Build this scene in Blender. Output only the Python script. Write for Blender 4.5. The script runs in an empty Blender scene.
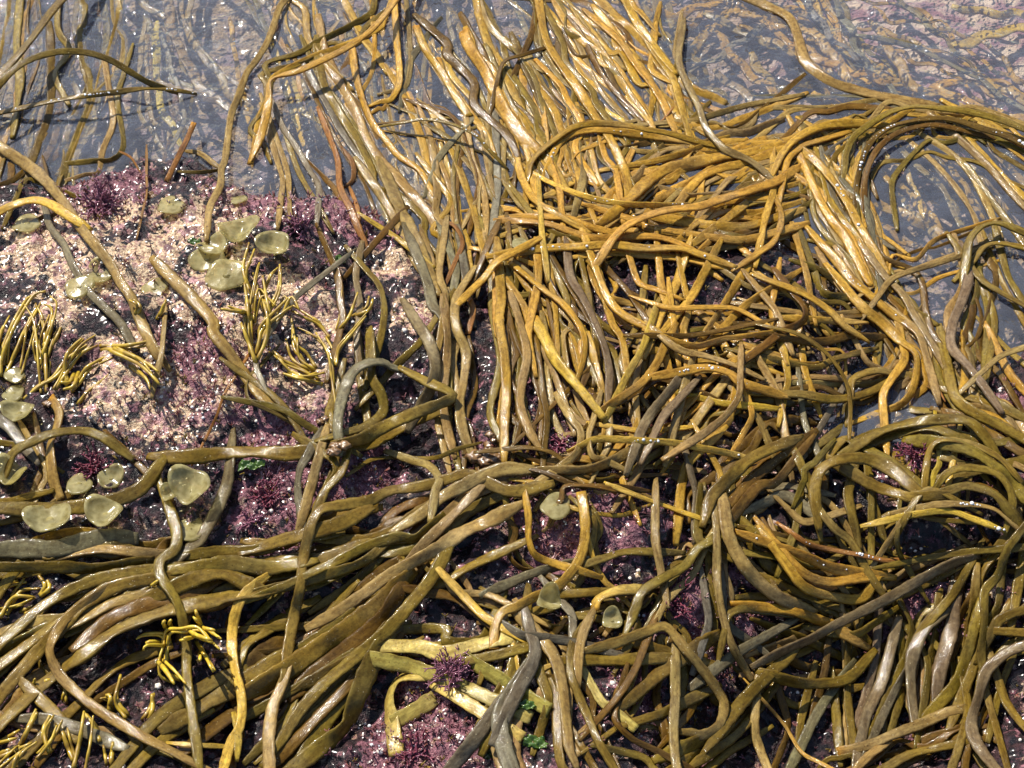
import bpy, bmesh, math, random
import numpy as np
from mathutils import Vector, Matrix

random.seed(7)
rng = np.random.default_rng(7)
scene = bpy.context.scene
COL = scene.collection

# ------------------------------------------------------------------ camera
PITCH = math.radians(50.0)
DIST = 1.30
FPX = 1664.0
CAM = np.array([0.0, -DIST * math.cos(PITCH), DIST * math.sin(PITCH)])
FWD = np.array([0.0, math.cos(PITCH), -math.sin(PITCH)])
UPV = np.array([0.0, math.sin(PITCH), math.cos(PITCH)])
cam_d = bpy.data.cameras.new("camera")
cam_d.sensor_width = 36.0
cam_d.lens = 36.0 * FPX / 1024.0
cam_d.clip_start = 0.02
cam_d.clip_end = 200.0
cam = bpy.data.objects.new("camera", cam_d)
cam.location = CAM
cam.rotation_euler = (math.pi / 2 - PITCH, 0, 0)
COL.objects.link(cam)
scene.camera = cam

# ------------------------------------------------------------------ sky and sun
SUN = np.array([-0.40, 0.50, 0.77]); SUN /= np.linalg.norm(SUN)
sun_el = math.asin(SUN[2])
sun_az = math.atan2(SUN[0], SUN[1])          # clockwise from +Y
world = bpy.data.worlds.new("World")
scene.world = world
world.use_nodes = True
wn = world.node_tree.nodes
sky = wn.new("ShaderNodeTexSky")
sky.sky_type = 'NISHITA'
sky.sun_disc = False
sky.sun_elevation = sun_el
sky.sun_rotation = sun_az
bg = wn["Background"]
bg.inputs[1].default_value = 0.09
world.node_tree.links.new(sky.outputs[0], bg.inputs[0])
sd = bpy.data.lights.new("sun", 'SUN')
sd.energy = 5.0
sd.angle = math.radians(0.53)
sd.color = (1.0, 0.95, 0.86)
so = bpy.data.objects.new("sun", sd)
so.rotation_euler = Vector(-SUN).to_track_quat('-Z', 'Y').to_euler()
so.location = tuple(SUN * 5)
COL.objects.link(so)
scene.view_settings.view_transform = 'Standard'
scene.view_settings.look = 'None'
scene.view_settings.exposure = 0.85
scene.view_settings.gamma = 1.0
scene.render.engine = 'CYCLES'
scene.cycles.max_bounces = 8
scene.cycles.transparent_max_bounces = 12
scene.cycles.caustics_reflective = False
scene.cycles.caustics_refractive = False

# ------------------------------------------------------------------ helpers
def at(px, py, z=0.0):
    """points of the place (height z) seen at pixels px, py of the photograph"""
    px = np.asarray(px, float); py = np.asarray(py, float); z = np.asarray(z, float)
    dx = (px - 512.0) / FPX
    dy = (384.0 - py) / FPX
    d = np.stack([dx, FWD[1] + dy * UPV[1], FWD[2] + dy * UPV[2]], -1)
    t = (z - CAM[2]) / d[..., 2]
    return CAM + d * t[..., None]

def px_size(p):
    """metres per pixel at point(s) p"""
    return ((np.asarray(p) - CAM) @ FWD) / FPX

def vnoise(x, y, seed=0):
    """smooth value noise in 0..1"""
    xi = np.floor(x).astype(np.int64); yi = np.floor(y).astype(np.int64)
    fx = x - xi; fy = y - yi
    fx = fx * fx * (3 - 2 * fx); fy = fy * fy * (3 - 2 * fy)
    def h(a, b):
        n = (a * 374761393 + b * 668265263 + seed * 1442695041) & 0x7fffffff
        n = ((n ^ (n >> 13)) * 1274126177) & 0x7fffffff
        return ((n ^ (n >> 16)) & 0xffff) / 65535.0
    return (h(xi, yi) * (1 - fx) + h(xi + 1, yi) * fx) * (1 - fy) + (h(xi, yi + 1) * (1 - fx) + h(xi + 1, yi + 1) * fx) * fy

def fbm(x, y, seed=0, n=4):
    s = 0; a = 0.5; f = 1.0
    for k in range(n):
        s = s + a * (vnoise(x * f, y * f, seed + k * 17) - 0.5)
        a *= 0.5; f *= 2.03
    return s

def smooth01(t):
    t = np.clip(t, 0, 1)
    return t * t * (3 - 2 * t)

def mesh_from(name, V, F, mat, smooth=True, vec=None, col=None):
    me = bpy.data.meshes.new(name)
    me.from_pydata(np.asarray(V).tolist(), [], F if isinstance(F, list) else F.tolist())
    if smooth:
        me.polygons.foreach_set("use_smooth", np.ones(len(me.polygons), bool))
    if vec is not None:
        a = me.attributes.new("along", 'FLOAT_VECTOR', 'POINT')
        a.data.foreach_set("vector", np.asarray(vec, np.float32).ravel())
    if col is not None:
        a = me.attributes.new("tint", 'FLOAT_COLOR', 'POINT')
        a.data.foreach_set("color", np.asarray(col, np.float32).ravel())
    me.materials.append(mat)
    me.update()
    return me

def link(name, me, parent=None, loc=(0, 0, 0)):
    o = bpy.data.objects.new(name, me)
    o.location = tuple(loc)
    COL.objects.link(o)
    if parent is not None:
        o.parent = parent
    return o

def tag(o, label, cat, group=None, kind=None):
    o["label"] = label
    o["category"] = cat
    if group: o["group"] = group
    if kind: o["kind"] = kind
    return o

# ------------------------------------------------------------------ materials
def new_mat(name):
    m = bpy.data.materials.new(name)
    m.use_nodes = True
    nt = m.node_tree
    nt.nodes.clear()
    out = nt.nodes.new("ShaderNodeOutputMaterial")
    return m, nt, out

def N(nt, typ, **kw):
    n = nt.nodes.new(typ)
    for k, v in kw.items():
        if k.startswith("i_"):
            key = k[2:]
            n.inputs[int(key) if key.isdigit() else key].default_value = v
        else:
            setattr(n, k, v)
    return n

def mixrgb(nt, fac, a, b, blend='MIX'):
    n = nt.nodes.new("ShaderNodeMix"); n.data_type = 'RGBA'; n.blend_type = blend
    for sock, v in ((n.inputs[0], fac), (n.inputs[6], a), (n.inputs[7], b)):
        if hasattr(v, "links"): nt.links.new(v, sock)
        elif isinstance(v, (int, float)): sock.default_value = v
        else: sock.default_value = (*v, 1.0) if len(v) == 3 else v
    return n.outputs[2]

def ramp(nt, src, lo, hi, a=0.0, b=1.0):
    n = nt.nodes.new("ShaderNodeMapRange"); n.clamp = True
    nt.links.new(src, n.inputs[0])
    n.inputs[1].default_value = lo; n.inputs[2].default_value = hi
    n.inputs[3].default_value = a; n.inputs[4].default_value = b
    return n.outputs[0]

def strap_material(name, transl=0.30, rough=0.27):
    """leathery wet weed: mottled across the strap, fine wrinkles, wet gloss, some light through it"""
    m, nt, out = new_mat(name)
    L = nt.links.new
    at_ = N(nt, "ShaderNodeAttribute", attribute_name="along")
    tint = N(nt, "ShaderNodeAttribute", attribute_name="tint")
    band_map = N(nt, "ShaderNodeMapping"); band_map.inputs["Scale"].default_value = (260, 1.4, 1)
    L(at_.outputs["Vector"], band_map.inputs[0])
    band = N(nt, "ShaderNodeTexNoise", i_Scale=1.0, i_Detail=3.0, i_Roughness=0.6)
    L(band_map.outputs[0], band.inputs["Vector"])
    pm = N(nt, "ShaderNodeMapping"); pm.inputs["Scale"].default_value = (55, 1.2, 1)
    L(at_.outputs["Vector"], pm.inputs[0])
    patch = N(nt, "ShaderNodeTexNoise", i_Scale=1.0, i_Detail=4.0, i_Roughness=0.65)
    L(pm.outputs[0], patch.inputs["Vector"])
    geo = N(nt, "ShaderNodeTexCoord")
    fine = N(nt, "ShaderNodeTexNoise", i_Scale=900.0, i_Detail=3.0)
    L(geo.outputs["Object"], fine.inputs["Vector"])
    c = mixrgb(nt, ramp(nt, patch.outputs[0], 0.38, 0.62), tint.outputs["Color"], (0.62, 0.56, 0.50), 'MULTIPLY')
    c2 = mixrgb(nt, ramp(nt, band.outputs[0], 0.42, 0.66, 0, 0.8), c, (0.55, 0.54, 0.58), 'MULTIPLY')
    c3 = mixrgb(nt, ramp(nt, fine.outputs[0], 0.50, 0.72, 0, 0.30), c2, (1.4, 1.3, 1.1), 'MULTIPLY')
    vor = N(nt, "ShaderNodeTexVoronoi", i_Scale=420.0)
    L(geo.outputs["Object"], vor.inputs["Vector"])
    big = N(nt, "ShaderNodeTexNoise", i_Scale=120.0, i_Detail=2.0)
    L(geo.outputs["Object"], big.inputs["Vector"])
    sp = N(nt, "ShaderNodeMath", operation='MULTIPLY')
    L(ramp(nt, vor.outputs["Distance"], 0.10, 0.28, 1, 0), sp.inputs[0]); L(ramp(nt, big.outputs[0], 0.52, 0.60), sp.inputs[1])
    c3 = mixrgb(nt, sp.outputs[0], c3, (0.50, 0.42, 0.40), 'MULTIPLY')
    sp2 = N(nt, "ShaderNodeMath", operation='MULTIPLY')
    L(ramp(nt, vor.outputs["Distance"], 0.08, 0.20, 0.8, 0), sp2.inputs[0]); L(ramp(nt, big.outputs[0], 0.44, 0.38), sp2.inputs[1])
    c3 = mixrgb(nt, sp2.outputs[0], c3, (0.60, 0.50, 0.30))
    p = N(nt, "ShaderNodeBsdfPrincipled", i_IOR=1.42)
    L(c3, p.inputs["Base Color"])
    L(ramp(nt, patch.outputs[0], 0.35, 0.65, rough + 0.16, rough), p.inputs["Roughness"])
    p.inputs["Coat Weight"].default_value = 0.55
    p.inputs["Specular IOR Level"].default_value = 0.14
    p.inputs["Coat Roughness"].default_value = 0.06
    p.inputs["Coat IOR"].default_value = 1.34
    h = N(nt, "ShaderNodeMath", operation='ADD')
    s1 = N(nt, "ShaderNodeMath", operation='MULTIPLY', i_1=0.8); L(band.outputs[0], s1.inputs[0])
    s2 = N(nt, "ShaderNodeMath", operation='MULTIPLY', i_1=0.5); L(fine.outputs[0], s2.inputs[0])
    L(s1.outputs[0], h.inputs[0]); L(s2.outputs[0], h.inputs[1])
    bead = N(nt, "ShaderNodeTexNoise", i_Scale=850.0, i_Detail=2.0)
    L(geo.outputs["Object"], bead.inputs["Vector"])
    hb = N(nt, "ShaderNodeMath", operation='MULTIPLY_ADD', i_1=0.35); L(bead.outputs[0], hb.inputs[0]); L(h.outputs[0], hb.inputs[2])
    bc = N(nt, "ShaderNodeBump", i_Strength=0.5, i_Distance=0.0008)
    L(hb.outputs[0], bc.inputs["Height"]); L(bc.outputs[0], p.inputs["Coat Normal"])
    b = N(nt, "ShaderNodeBump", i_Strength=0.5, i_Distance=0.0008)
    L(h.outputs[0], b.inputs["Height"])
    L(b.outputs[0], p.inputs["Normal"])
    tr = N(nt, "ShaderNodeBsdfTranslucent")
    tc = mixrgb(nt, 1.0, c3, (1.7, 1.4, 0.5), 'MULTIPLY')
    L(tc, tr.inputs[0])
    mx = N(nt, "ShaderNodeMixShader", i_0=transl)
    L(p.outputs[0], mx.inputs[1]); L(tr.outputs[0], mx.inputs[2])
    L(mx.outputs[0], out.inputs[0])
    return m

M_STRAP = strap_material("wet_weed")

def simple_mat(name, col, rough=0.4, transl=0.0, noise=None, bump=0.0, alt=None, coat=0.0, attr=False):
    m, nt, out = new_mat(name)
    L = nt.links.new
    p = N(nt, "ShaderNodeBsdfPrincipled", i_Roughness=rough)
    p.inputs["Coat Weight"].default_value = coat
    p.inputs["Coat Roughness"].default_value = 0.08
    tcn = N(nt, "ShaderNodeTexCoord")
    nz = N(nt, "ShaderNodeTexNoise", i_Scale=noise or 300.0, i_Detail=4.0)
    L(tcn.outputs["Object"], nz.inputs["Vector"])
    base = col
    if attr:
        a = N(nt, "ShaderNodeAttribute", attribute_name="tint"); base = a.outputs["Color"]
    c = mixrgb(nt, ramp(nt, nz.outputs[0], 0.35, 0.65), base, alt if alt else (0.75, 0.75, 0.75), 'MIX' if alt else 'MULTIPLY')
    L(c, p.inputs["Base Color"])
    if bump:
        b = N(nt, "ShaderNodeBump", i_Strength=0.6, i_Distance=bump)
        L(nz.outputs[0], b.inputs["Height"]); L(b.outputs[0], p.inputs["Normal"])
    if transl:
        tr = N(nt, "ShaderNodeBsdfTranslucent"); L(c, tr.inputs[0])
        mx = N(nt, "ShaderNodeMixShader", i_0=transl)
        L(p.outputs[0], mx.inputs[1]); L(tr.outputs[0], mx.inputs[2]); L(mx.outputs[0], out.inputs[0])
    else:
        L(p.outputs[0], out.inputs[0])
    return m

def button_material():
    m = simple_mat("button_flesh", (0.60, 0.54, 0.28), 0.22, 0.5, 170, 0.0007, (0.34, 0.29, 0.12), 0.9)
    nt = m.node_tree; out = next(n for n in nt.nodes if n.type == 'OUTPUT_MATERIAL')
    src = out.inputs[0].links[0].from_socket
    t = N(nt, "ShaderNodeBsdfTransparent"); t.inputs[0].default_value = (0.95, 0.90, 0.66, 1)
    mx = N(nt, "ShaderNodeMixShader", i_0=0.42)
    nt.links.new(src, mx.inputs[1]); nt.links.new(t.outputs[0], mx.inputs[2]); nt.links.new(mx.outputs[0], out.inputs[0])
    return m
M_BUTTON = button_material()
M_TWIG = simple_mat("yellow_twig", (0.52, 0.36, 0.03), 0.4, 0.25, 110, 0.0005, (0.26, 0.15, 0.018), 0.4)
M_TWIG_BRIGHT = simple_mat("bright_yellow_twig", (0.68, 0.52, 0.05), 0.35, 0.25, 200, 0.0004, (0.52, 0.33, 0.03), 0.5)
M_RED = simple_mat("red_weed", (0.22, 0.045, 0.06), 0.35, 0.2, 400, 0.0004, (0.12, 0.03, 0.06), 0.4)
M_PURPLE = simple_mat("purple_weed", (0.17, 0.05, 0.09), 0.35, 0.25, 400, 0.0004, (0.26, 0.10, 0.14), 0.5)
M_GREEN = simple_mat("sea_lettuce_green", (0.035, 0.09, 0.010), 0.35, 0.35, 250, 0.0006, (0.08, 0.14, 0.015), 0.4)
M_ROOT = simple_mat("holdfast_brown", (0.19, 0.10, 0.03), 0.35, 0.1, 300, 0.0012, (0.10, 0.05, 0.02), 0.5)
M_TURF = simple_mat("coralline_turf", (0.2, 0.1, 0.1), 0.42, 0.12, 500, 0.0, None, 0.25, attr=True)
M_SHELL = simple_mat("barnacle_white", (0.74, 0.70, 0.62), 0.35, 0.0, 700, 0.0005, (0.52, 0.45, 0.38), 0.4)

def drop_material():
    m, nt, out = new_mat("frothy_drop")
    g = N(nt, "ShaderNodeBsdfPrincipled", i_Roughness=0.12, i_IOR=1.33)
    g.inputs["Base Color"].default_value = (0.86, 0.87, 0.88, 1)
    g.inputs["Transmission Weight"].default_value = 0.35
    nt.links.new(g.outputs[0], out.inputs[0])
    return m
M_DROP = drop_material()

# ------------------------------------------------------------------ rock and pool
POOL_PX = [(-900, 178), (-100, 186), (0, 190), (60, 194), (110, 176), (150, 164), (200, 170), (240, 192), (290, 204), (340, 208), (390, 232), (425, 268), (470, 262),
           (560, 214), (700, 226), (800, 262), (850, 325), (880, 382), (930, 402), (990, 380), (1060, 330), (1900, 300), (1900, -700), (-900, -700)]
PP = at([p[0] for p in POOL_PX], [p[1] for p in POOL_PX], 0.0)[:, :2]

def pool_sd(x, y):
    """signed distance to the pool's edge: positive inside the pool"""
    x = np.asarray(x, float); y = np.asarray(y, float)
    d = np.full(x.shape, 1e9); inside = np.zeros(x.shape, bool)
    n = len(PP)
    for i in range(n):
        ax, ay = PP[i]; bx, by = PP[(i + 1) % n]
        ex, ey = bx - ax, by - ay
        t = np.clip(((x - ax) * ex + (y - ay) * ey) / (ex * ex + ey * ey), 0, 1)
        d = np.minimum(d, np.hypot(x - ax - t * ex, y - ay - t * ey))
        c = (ay > y) != (by > y)
        with np.errstate(divide='ignore', invalid='ignore'):
            xx = ax + (y - ay) * ex / np.where(ey == 0, 1e-12, ey)
        inside ^= c & (x < xx)
    return np.where(inside, d, -d)

BUMPS = [(180, 330, 0.085, 0.020), (110, 300, 0.04, 0.010), (420, 340, 0.03, 0.010), (560, 420, 0.06, 0.012), (930, 660, 0.085, -0.075), (770, 725, 0.06, -0.040), (300, 690, 0.08, -0.035),
         (60, 660, 0.06, -0.02), (400, 455, 0.025, -0.016), (535, 600, 0.03, -0.012), (330, 480, 0.03, 0.008), (880, 410, 0.035, -0.03), (590, 530, 0.03, 0.01),
         (930, 500, 0.03, 0.012), (690, 470, 0.05, -0.012), (100, 480, 0.03, -0.008)]
BP = [(at(a, b, 0.0)[0], at(a, b, 0.0)[1], s, h) for a, b, s, h in BUMPS]

def terrain(x, y):
    x = np.asarray(x, float); y = np.asarray(y, float)
    wob = 0.018 * fbm(x * 25, y * 25, 5, 3)
    sd_ = pool_sd(x, y) + wob
    z = 0.016 + 0.020 * fbm(x * 14, y * 14, 11, 3)
    for bx, by, s, h in BP:
        z = z + h * np.exp(-((x - bx) ** 2 + (y - by) ** 2) / (2 * s * s))
    floor = -0.046 + 0.020 * fbm(x * 9, y * 9, 31, 3)
    tr = at(980, 20, 0.0)
    floor = floor + 0.026 * np.exp(-((x - tr[0]) ** 2 + (y - tr[1]) ** 2) / (2 * 0.13 ** 2))
    k = smooth01((sd_ + 0.018) / 0.06)
    z = z * (1 - k) + floor * k
    z = z + 0.018 * fbm(x * 55, y * 55, 21, 3) * (1 - 0.6 * k)
    z = z + 0.0085 * fbm(x * 190, y * 190, 27, 3) * (1 - 0.7 * k)
    return z

def axis(lo, hi, step, far, grow=1.35):
    a = list(np.arange(lo, hi + step / 2, step))
    s = step; v = hi
    while v < far: s *= grow; v += s; a.append(v)
    s = step; v = lo
    while v > -far: s *= grow; v -= s; a.insert(0, v)
    return np.array(a)

ax_x = axis(-0.58, 0.58, 0.0024, 9.0)
ax_y = axis(-0.42, 0.62, 0.0024, 9.0)
GX, GY = np.meshgrid(ax_x, ax_y)
GZ = terrain(GX, GY)
nx, ny = len(ax_x), len(ax_y)
V = np.stack([GX, GY, GZ], -1).reshape(-1, 3)
idx = np.arange(nx * ny).reshape(ny, nx)
F = np.stack([idx[:-1, :-1], idx[:-1, 1:], idx[1:, 1:], idx[1:, :-1]], -1).reshape(-1, 4)

def zone(x, y, spots, soft=1.0):
    v = np.zeros(np.shape(x))
    for a, b, s in spots:
        p = at(a, b, 0.0)
        v = np.maximum(v, np.exp(-((x - p[0]) ** 2 + (y - p[1]) ** 2) / (2 * (s * soft) ** 2)))
    return v

TAN_SPOTS = [(200, 250, .028), (150, 290, .022), (60, 265, .03), (235, 290, .02), (200, 320, .022), (140, 400, .022), (130, 380, .02), (170, 430, .02), (260, 380, .02), (300, 320, .02), (90, 300, .02),
             (415, 335, .014), (30, 260, .018), (70, 330, .018), (240, 350, .016), (320, 400, .016), (390, 280, .012), (120, 240, .018), (225, 415, .012), (330, 350, .015), (110, 420, .018)]
PINK_SPOTS = [(270, 210, .035), (110, 210, .03), (210, 400, .03), (280, 470, .03), (560, 405, .03), (590, 530, .035), (350, 230, .03), (290, 500, .03), (700, 600, .03), (440, 690, .02), (420, 750, .03), (560, 560, .02),
              (560, 340, .02), (940, 600, .025), (915, 460, .025), (930, 180, .0), (340, 500, .02), (210, 380, .02), (240, 400, .02), (660, 450, .02), (510, 470, .02), (360, 480, .02), (640, 690, .015), (1000, 430, .02)]
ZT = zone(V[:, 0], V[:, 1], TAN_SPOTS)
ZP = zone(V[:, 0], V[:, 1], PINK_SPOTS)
trp = at(960, 30, 0.0)
ZW = np.exp(-((V[:, 0] - trp[0]) ** 2 + (V[:, 1] - trp[1]) ** 2) / (2 * 0.14 ** 2))
far = np.hypot(V[:, 0], V[:, 1])
ZT = np.maximum(ZT, 0.5 * smooth01((far - 0.7) / 0.4)); ZP = np.maximum(ZP, 0.5 * smooth01((far - 0.7) / 0.4))
zones = np.stack([ZT, ZP, ZW, smooth01((pool_sd(V[:, 0], V[:, 1]) - 0.005) / 0.03)], -1)

def rock_material():
    m, nt, out = new_mat("wet_shore_rock")
    L = nt.links.new
    tcn = N(nt, "ShaderNodeTexCoord")
    z = N(nt, "ShaderNodeAttribute", attribute_name="tint")
    sep = N(nt, "ShaderNodeSeparateColor"); L(z.outputs["Color"], sep.inputs[0])
    def noise(s, d=4.0, r=0.6):
        n = N(nt, "ShaderNodeTexNoise", i_Scale=s, i_Detail=d, i_Roughness=r); L(tcn.outputs["Object"], n.inputs["Vector"]); return n.outputs[0]
    n1, n2, n3, n4 = noise(45), noise(160), noise(420), noise(900, 3)
    vor = N(nt, "ShaderNodeTexVoronoi", i_Scale=260.0); L(tcn.outputs["Object"], vor.inputs["Vector"])
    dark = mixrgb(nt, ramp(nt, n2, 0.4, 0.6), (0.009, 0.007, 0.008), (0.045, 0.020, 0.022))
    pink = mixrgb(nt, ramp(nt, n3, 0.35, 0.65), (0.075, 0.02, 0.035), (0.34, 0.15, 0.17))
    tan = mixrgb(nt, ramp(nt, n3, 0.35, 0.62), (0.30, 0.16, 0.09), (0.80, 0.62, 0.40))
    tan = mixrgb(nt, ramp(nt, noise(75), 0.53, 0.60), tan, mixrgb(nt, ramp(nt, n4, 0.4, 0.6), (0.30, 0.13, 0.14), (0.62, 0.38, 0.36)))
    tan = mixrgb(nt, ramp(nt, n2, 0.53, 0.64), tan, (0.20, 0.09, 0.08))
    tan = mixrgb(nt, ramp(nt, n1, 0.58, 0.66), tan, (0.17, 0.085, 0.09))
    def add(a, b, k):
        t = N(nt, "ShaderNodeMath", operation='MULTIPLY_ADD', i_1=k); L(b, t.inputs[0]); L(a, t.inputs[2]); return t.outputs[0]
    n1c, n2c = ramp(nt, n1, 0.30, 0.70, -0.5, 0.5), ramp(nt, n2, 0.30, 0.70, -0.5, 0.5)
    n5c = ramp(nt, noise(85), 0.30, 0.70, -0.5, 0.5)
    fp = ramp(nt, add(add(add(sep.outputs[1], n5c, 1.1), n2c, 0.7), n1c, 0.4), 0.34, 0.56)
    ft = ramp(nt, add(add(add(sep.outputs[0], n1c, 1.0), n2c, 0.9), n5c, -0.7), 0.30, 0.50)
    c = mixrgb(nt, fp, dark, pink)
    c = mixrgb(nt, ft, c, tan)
    mauve = mixrgb(nt, ramp(nt, n1, 0.42, 0.6), (0.26, 0.12, 0.13), (0.62, 0.46, 0.32))
    c = mixrgb(nt, ramp(nt, add(sep.outputs[2], n1, 0.6), 0.7, 1.0), c, mauve)
    bed = mixrgb(nt, ramp(nt, n2, 0.40, 0.62), (0.16, 0.11, 0.07), (0.40, 0.27, 0.14))
    bed = mixrgb(nt, ramp(nt, n1, 0.50, 0.60), bed, (0.22, 0.15, 0.15))
    c = mixrgb(nt, z.outputs["Alpha"], c, mixrgb(nt, ramp(nt, add(sep.outputs[2], n1, 0.8), 0.60, 0.95), bed, mauve))
    # white crust flecks
    fl = ramp(nt, vor.outputs["Distance"], 0.16, 0.24, 1, 0)
    fm = N(nt, "ShaderNodeMath", operation='MULTIPLY'); L(fl, fm.inputs[0]); L(ramp(nt, n2, 0.5, 0.62), fm.inputs[1])
    fm2 = N(nt, "ShaderNodeMath", operation='MULTIPLY'); L(fm.outputs[0], fm2.inputs[0])
    mxz = N(nt, "ShaderNodeMath", operation='MAXIMUM'); L(fp, mxz.inputs[0]); L(ft, mxz.inputs[1]); L(mxz.outputs[0], fm2.inputs[1])
    c = mixrgb(nt, fm2.outputs[0], c, (0.66, 0.58, 0.52))
    p = N(nt, "ShaderNodeBsdfPrincipled")
    L(c, p.inputs["Base Color"])
    L(ramp(nt, n2, 0.35, 0.65, 0.25, 0.55), p.inputs["Roughness"])
    p.inputs["Coat Weight"].default_value = 0.3; p.inputs["Coat Roughness"].default_value = 0.16; p.inputs["Specular IOR Level"].default_value = 0.25
    h = add(add(n3, n4, 0.6), n2, 1.2)
    b = N(nt, "ShaderNodeBump", i_Strength=1.0, i_Distance=0.003); L(h, b.inputs["Height"]); L(b.outputs[0], p.inputs["Normal"])
    L(p.outputs[0], out.inputs[0])
    return m

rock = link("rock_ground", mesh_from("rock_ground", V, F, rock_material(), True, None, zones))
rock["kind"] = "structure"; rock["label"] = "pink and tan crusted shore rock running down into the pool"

# pool surface: a sheet only where the rock lies below it
wx = axis(-0.62, 0.62, 0.006, 8.5); wy = axis(-0.1, 0.62, 0.006, 8.5)
wx = wx[np.abs(wx) < 9]; wy = wy[wy > -0.2]
WX, WY = np.meshgrid(wx, wy)
sdw = pool_sd(WX, WY)
WZ = 0.0015 * fbm(WX * 22, WY * 30, 71, 2)
keep_v = sdw > -0.075
wi = np.arange(WX.size).reshape(WX.shape)
WF = np.stack([wi[:-1, :-1], wi[:-1, 1:], wi[1:, 1:], wi[1:, :-1]], -1).reshape(-1, 4)
kf = keep_v.ravel()[WF].all(1)
WF = WF[kf]
used = np.unique(WF); remap = np.full(WX.size, -1); remap[used] = np.arange(len(used))

def water_material():
    m, nt, out = new_mat("pool_water")
    L = nt.links.new
    tcn = N(nt, "ShaderNodeTexCoord")
    n1 = N(nt, "ShaderNodeTexNoise", i_Scale=38.0, i_Detail=3.0, i_Roughness=0.55); L(tcn.outputs["Object"], n1.inputs["Vector"])
    n2 = N(nt, "ShaderNodeTexNoise", i_Scale=170.0, i_Detail=2.0); L(tcn.outputs["Object"], n2.inputs["Vector"])
    h = N(nt, "ShaderNodeMath", operation='MULTIPLY_ADD', i_1=0.05); L(n2.outputs[0], h.inputs[0]); L(n1.outputs[0], h.inputs[2])
    b = N(nt, "ShaderNodeBump", i_Strength=1.0, i_Distance=0.013); L(h.outputs[0], b.inputs["Height"])
    gl = N(nt, "ShaderNodeBsdfGlossy", i_Roughness=0.02); L(b.outputs[0], gl.inputs["Normal"])
    trn = N(nt, "ShaderNodeBsdfTransparent"); trn.inputs[0].default_value = (0.93, 0.95, 0.96, 1)
    mud = N(nt, "ShaderNodeBsdfDiffuse"); mud.inputs[0].default_value = (0.42, 0.46, 0.58, 1)
    mx = N(nt, "ShaderNodeMixShader")
    L(ramp(nt, n1.outputs[0], 0.3, 0.7, 0.07, 0.13), mx.inputs[0])
    L(trn.outputs[0], mx.inputs[1]); L(mud.outputs[0], mx.inputs[2])
    fr = N(nt, "ShaderNodeFresnel", i_IOR=1.333); L(b.outputs[0], fr.inputs["Normal"])
    mx2 = N(nt, "ShaderNodeMixShader"); L(fr.outputs[0], mx2.inputs[0]); L(mx.outputs[0], mx2.inputs[1]); L(gl.outputs[0], mx2.inputs[2])
    L(mx2.outputs[0], out.inputs[0])
    return m

WV = np.stack([WX, WY, WZ], -1).reshape(-1, 3)[used]
water = link("pool_water", mesh_from("pool_water", WV, remap[WF], water_material(), True))
water["kind"] = "structure"; water["label"] = "still clear water of the rock pool"

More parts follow.
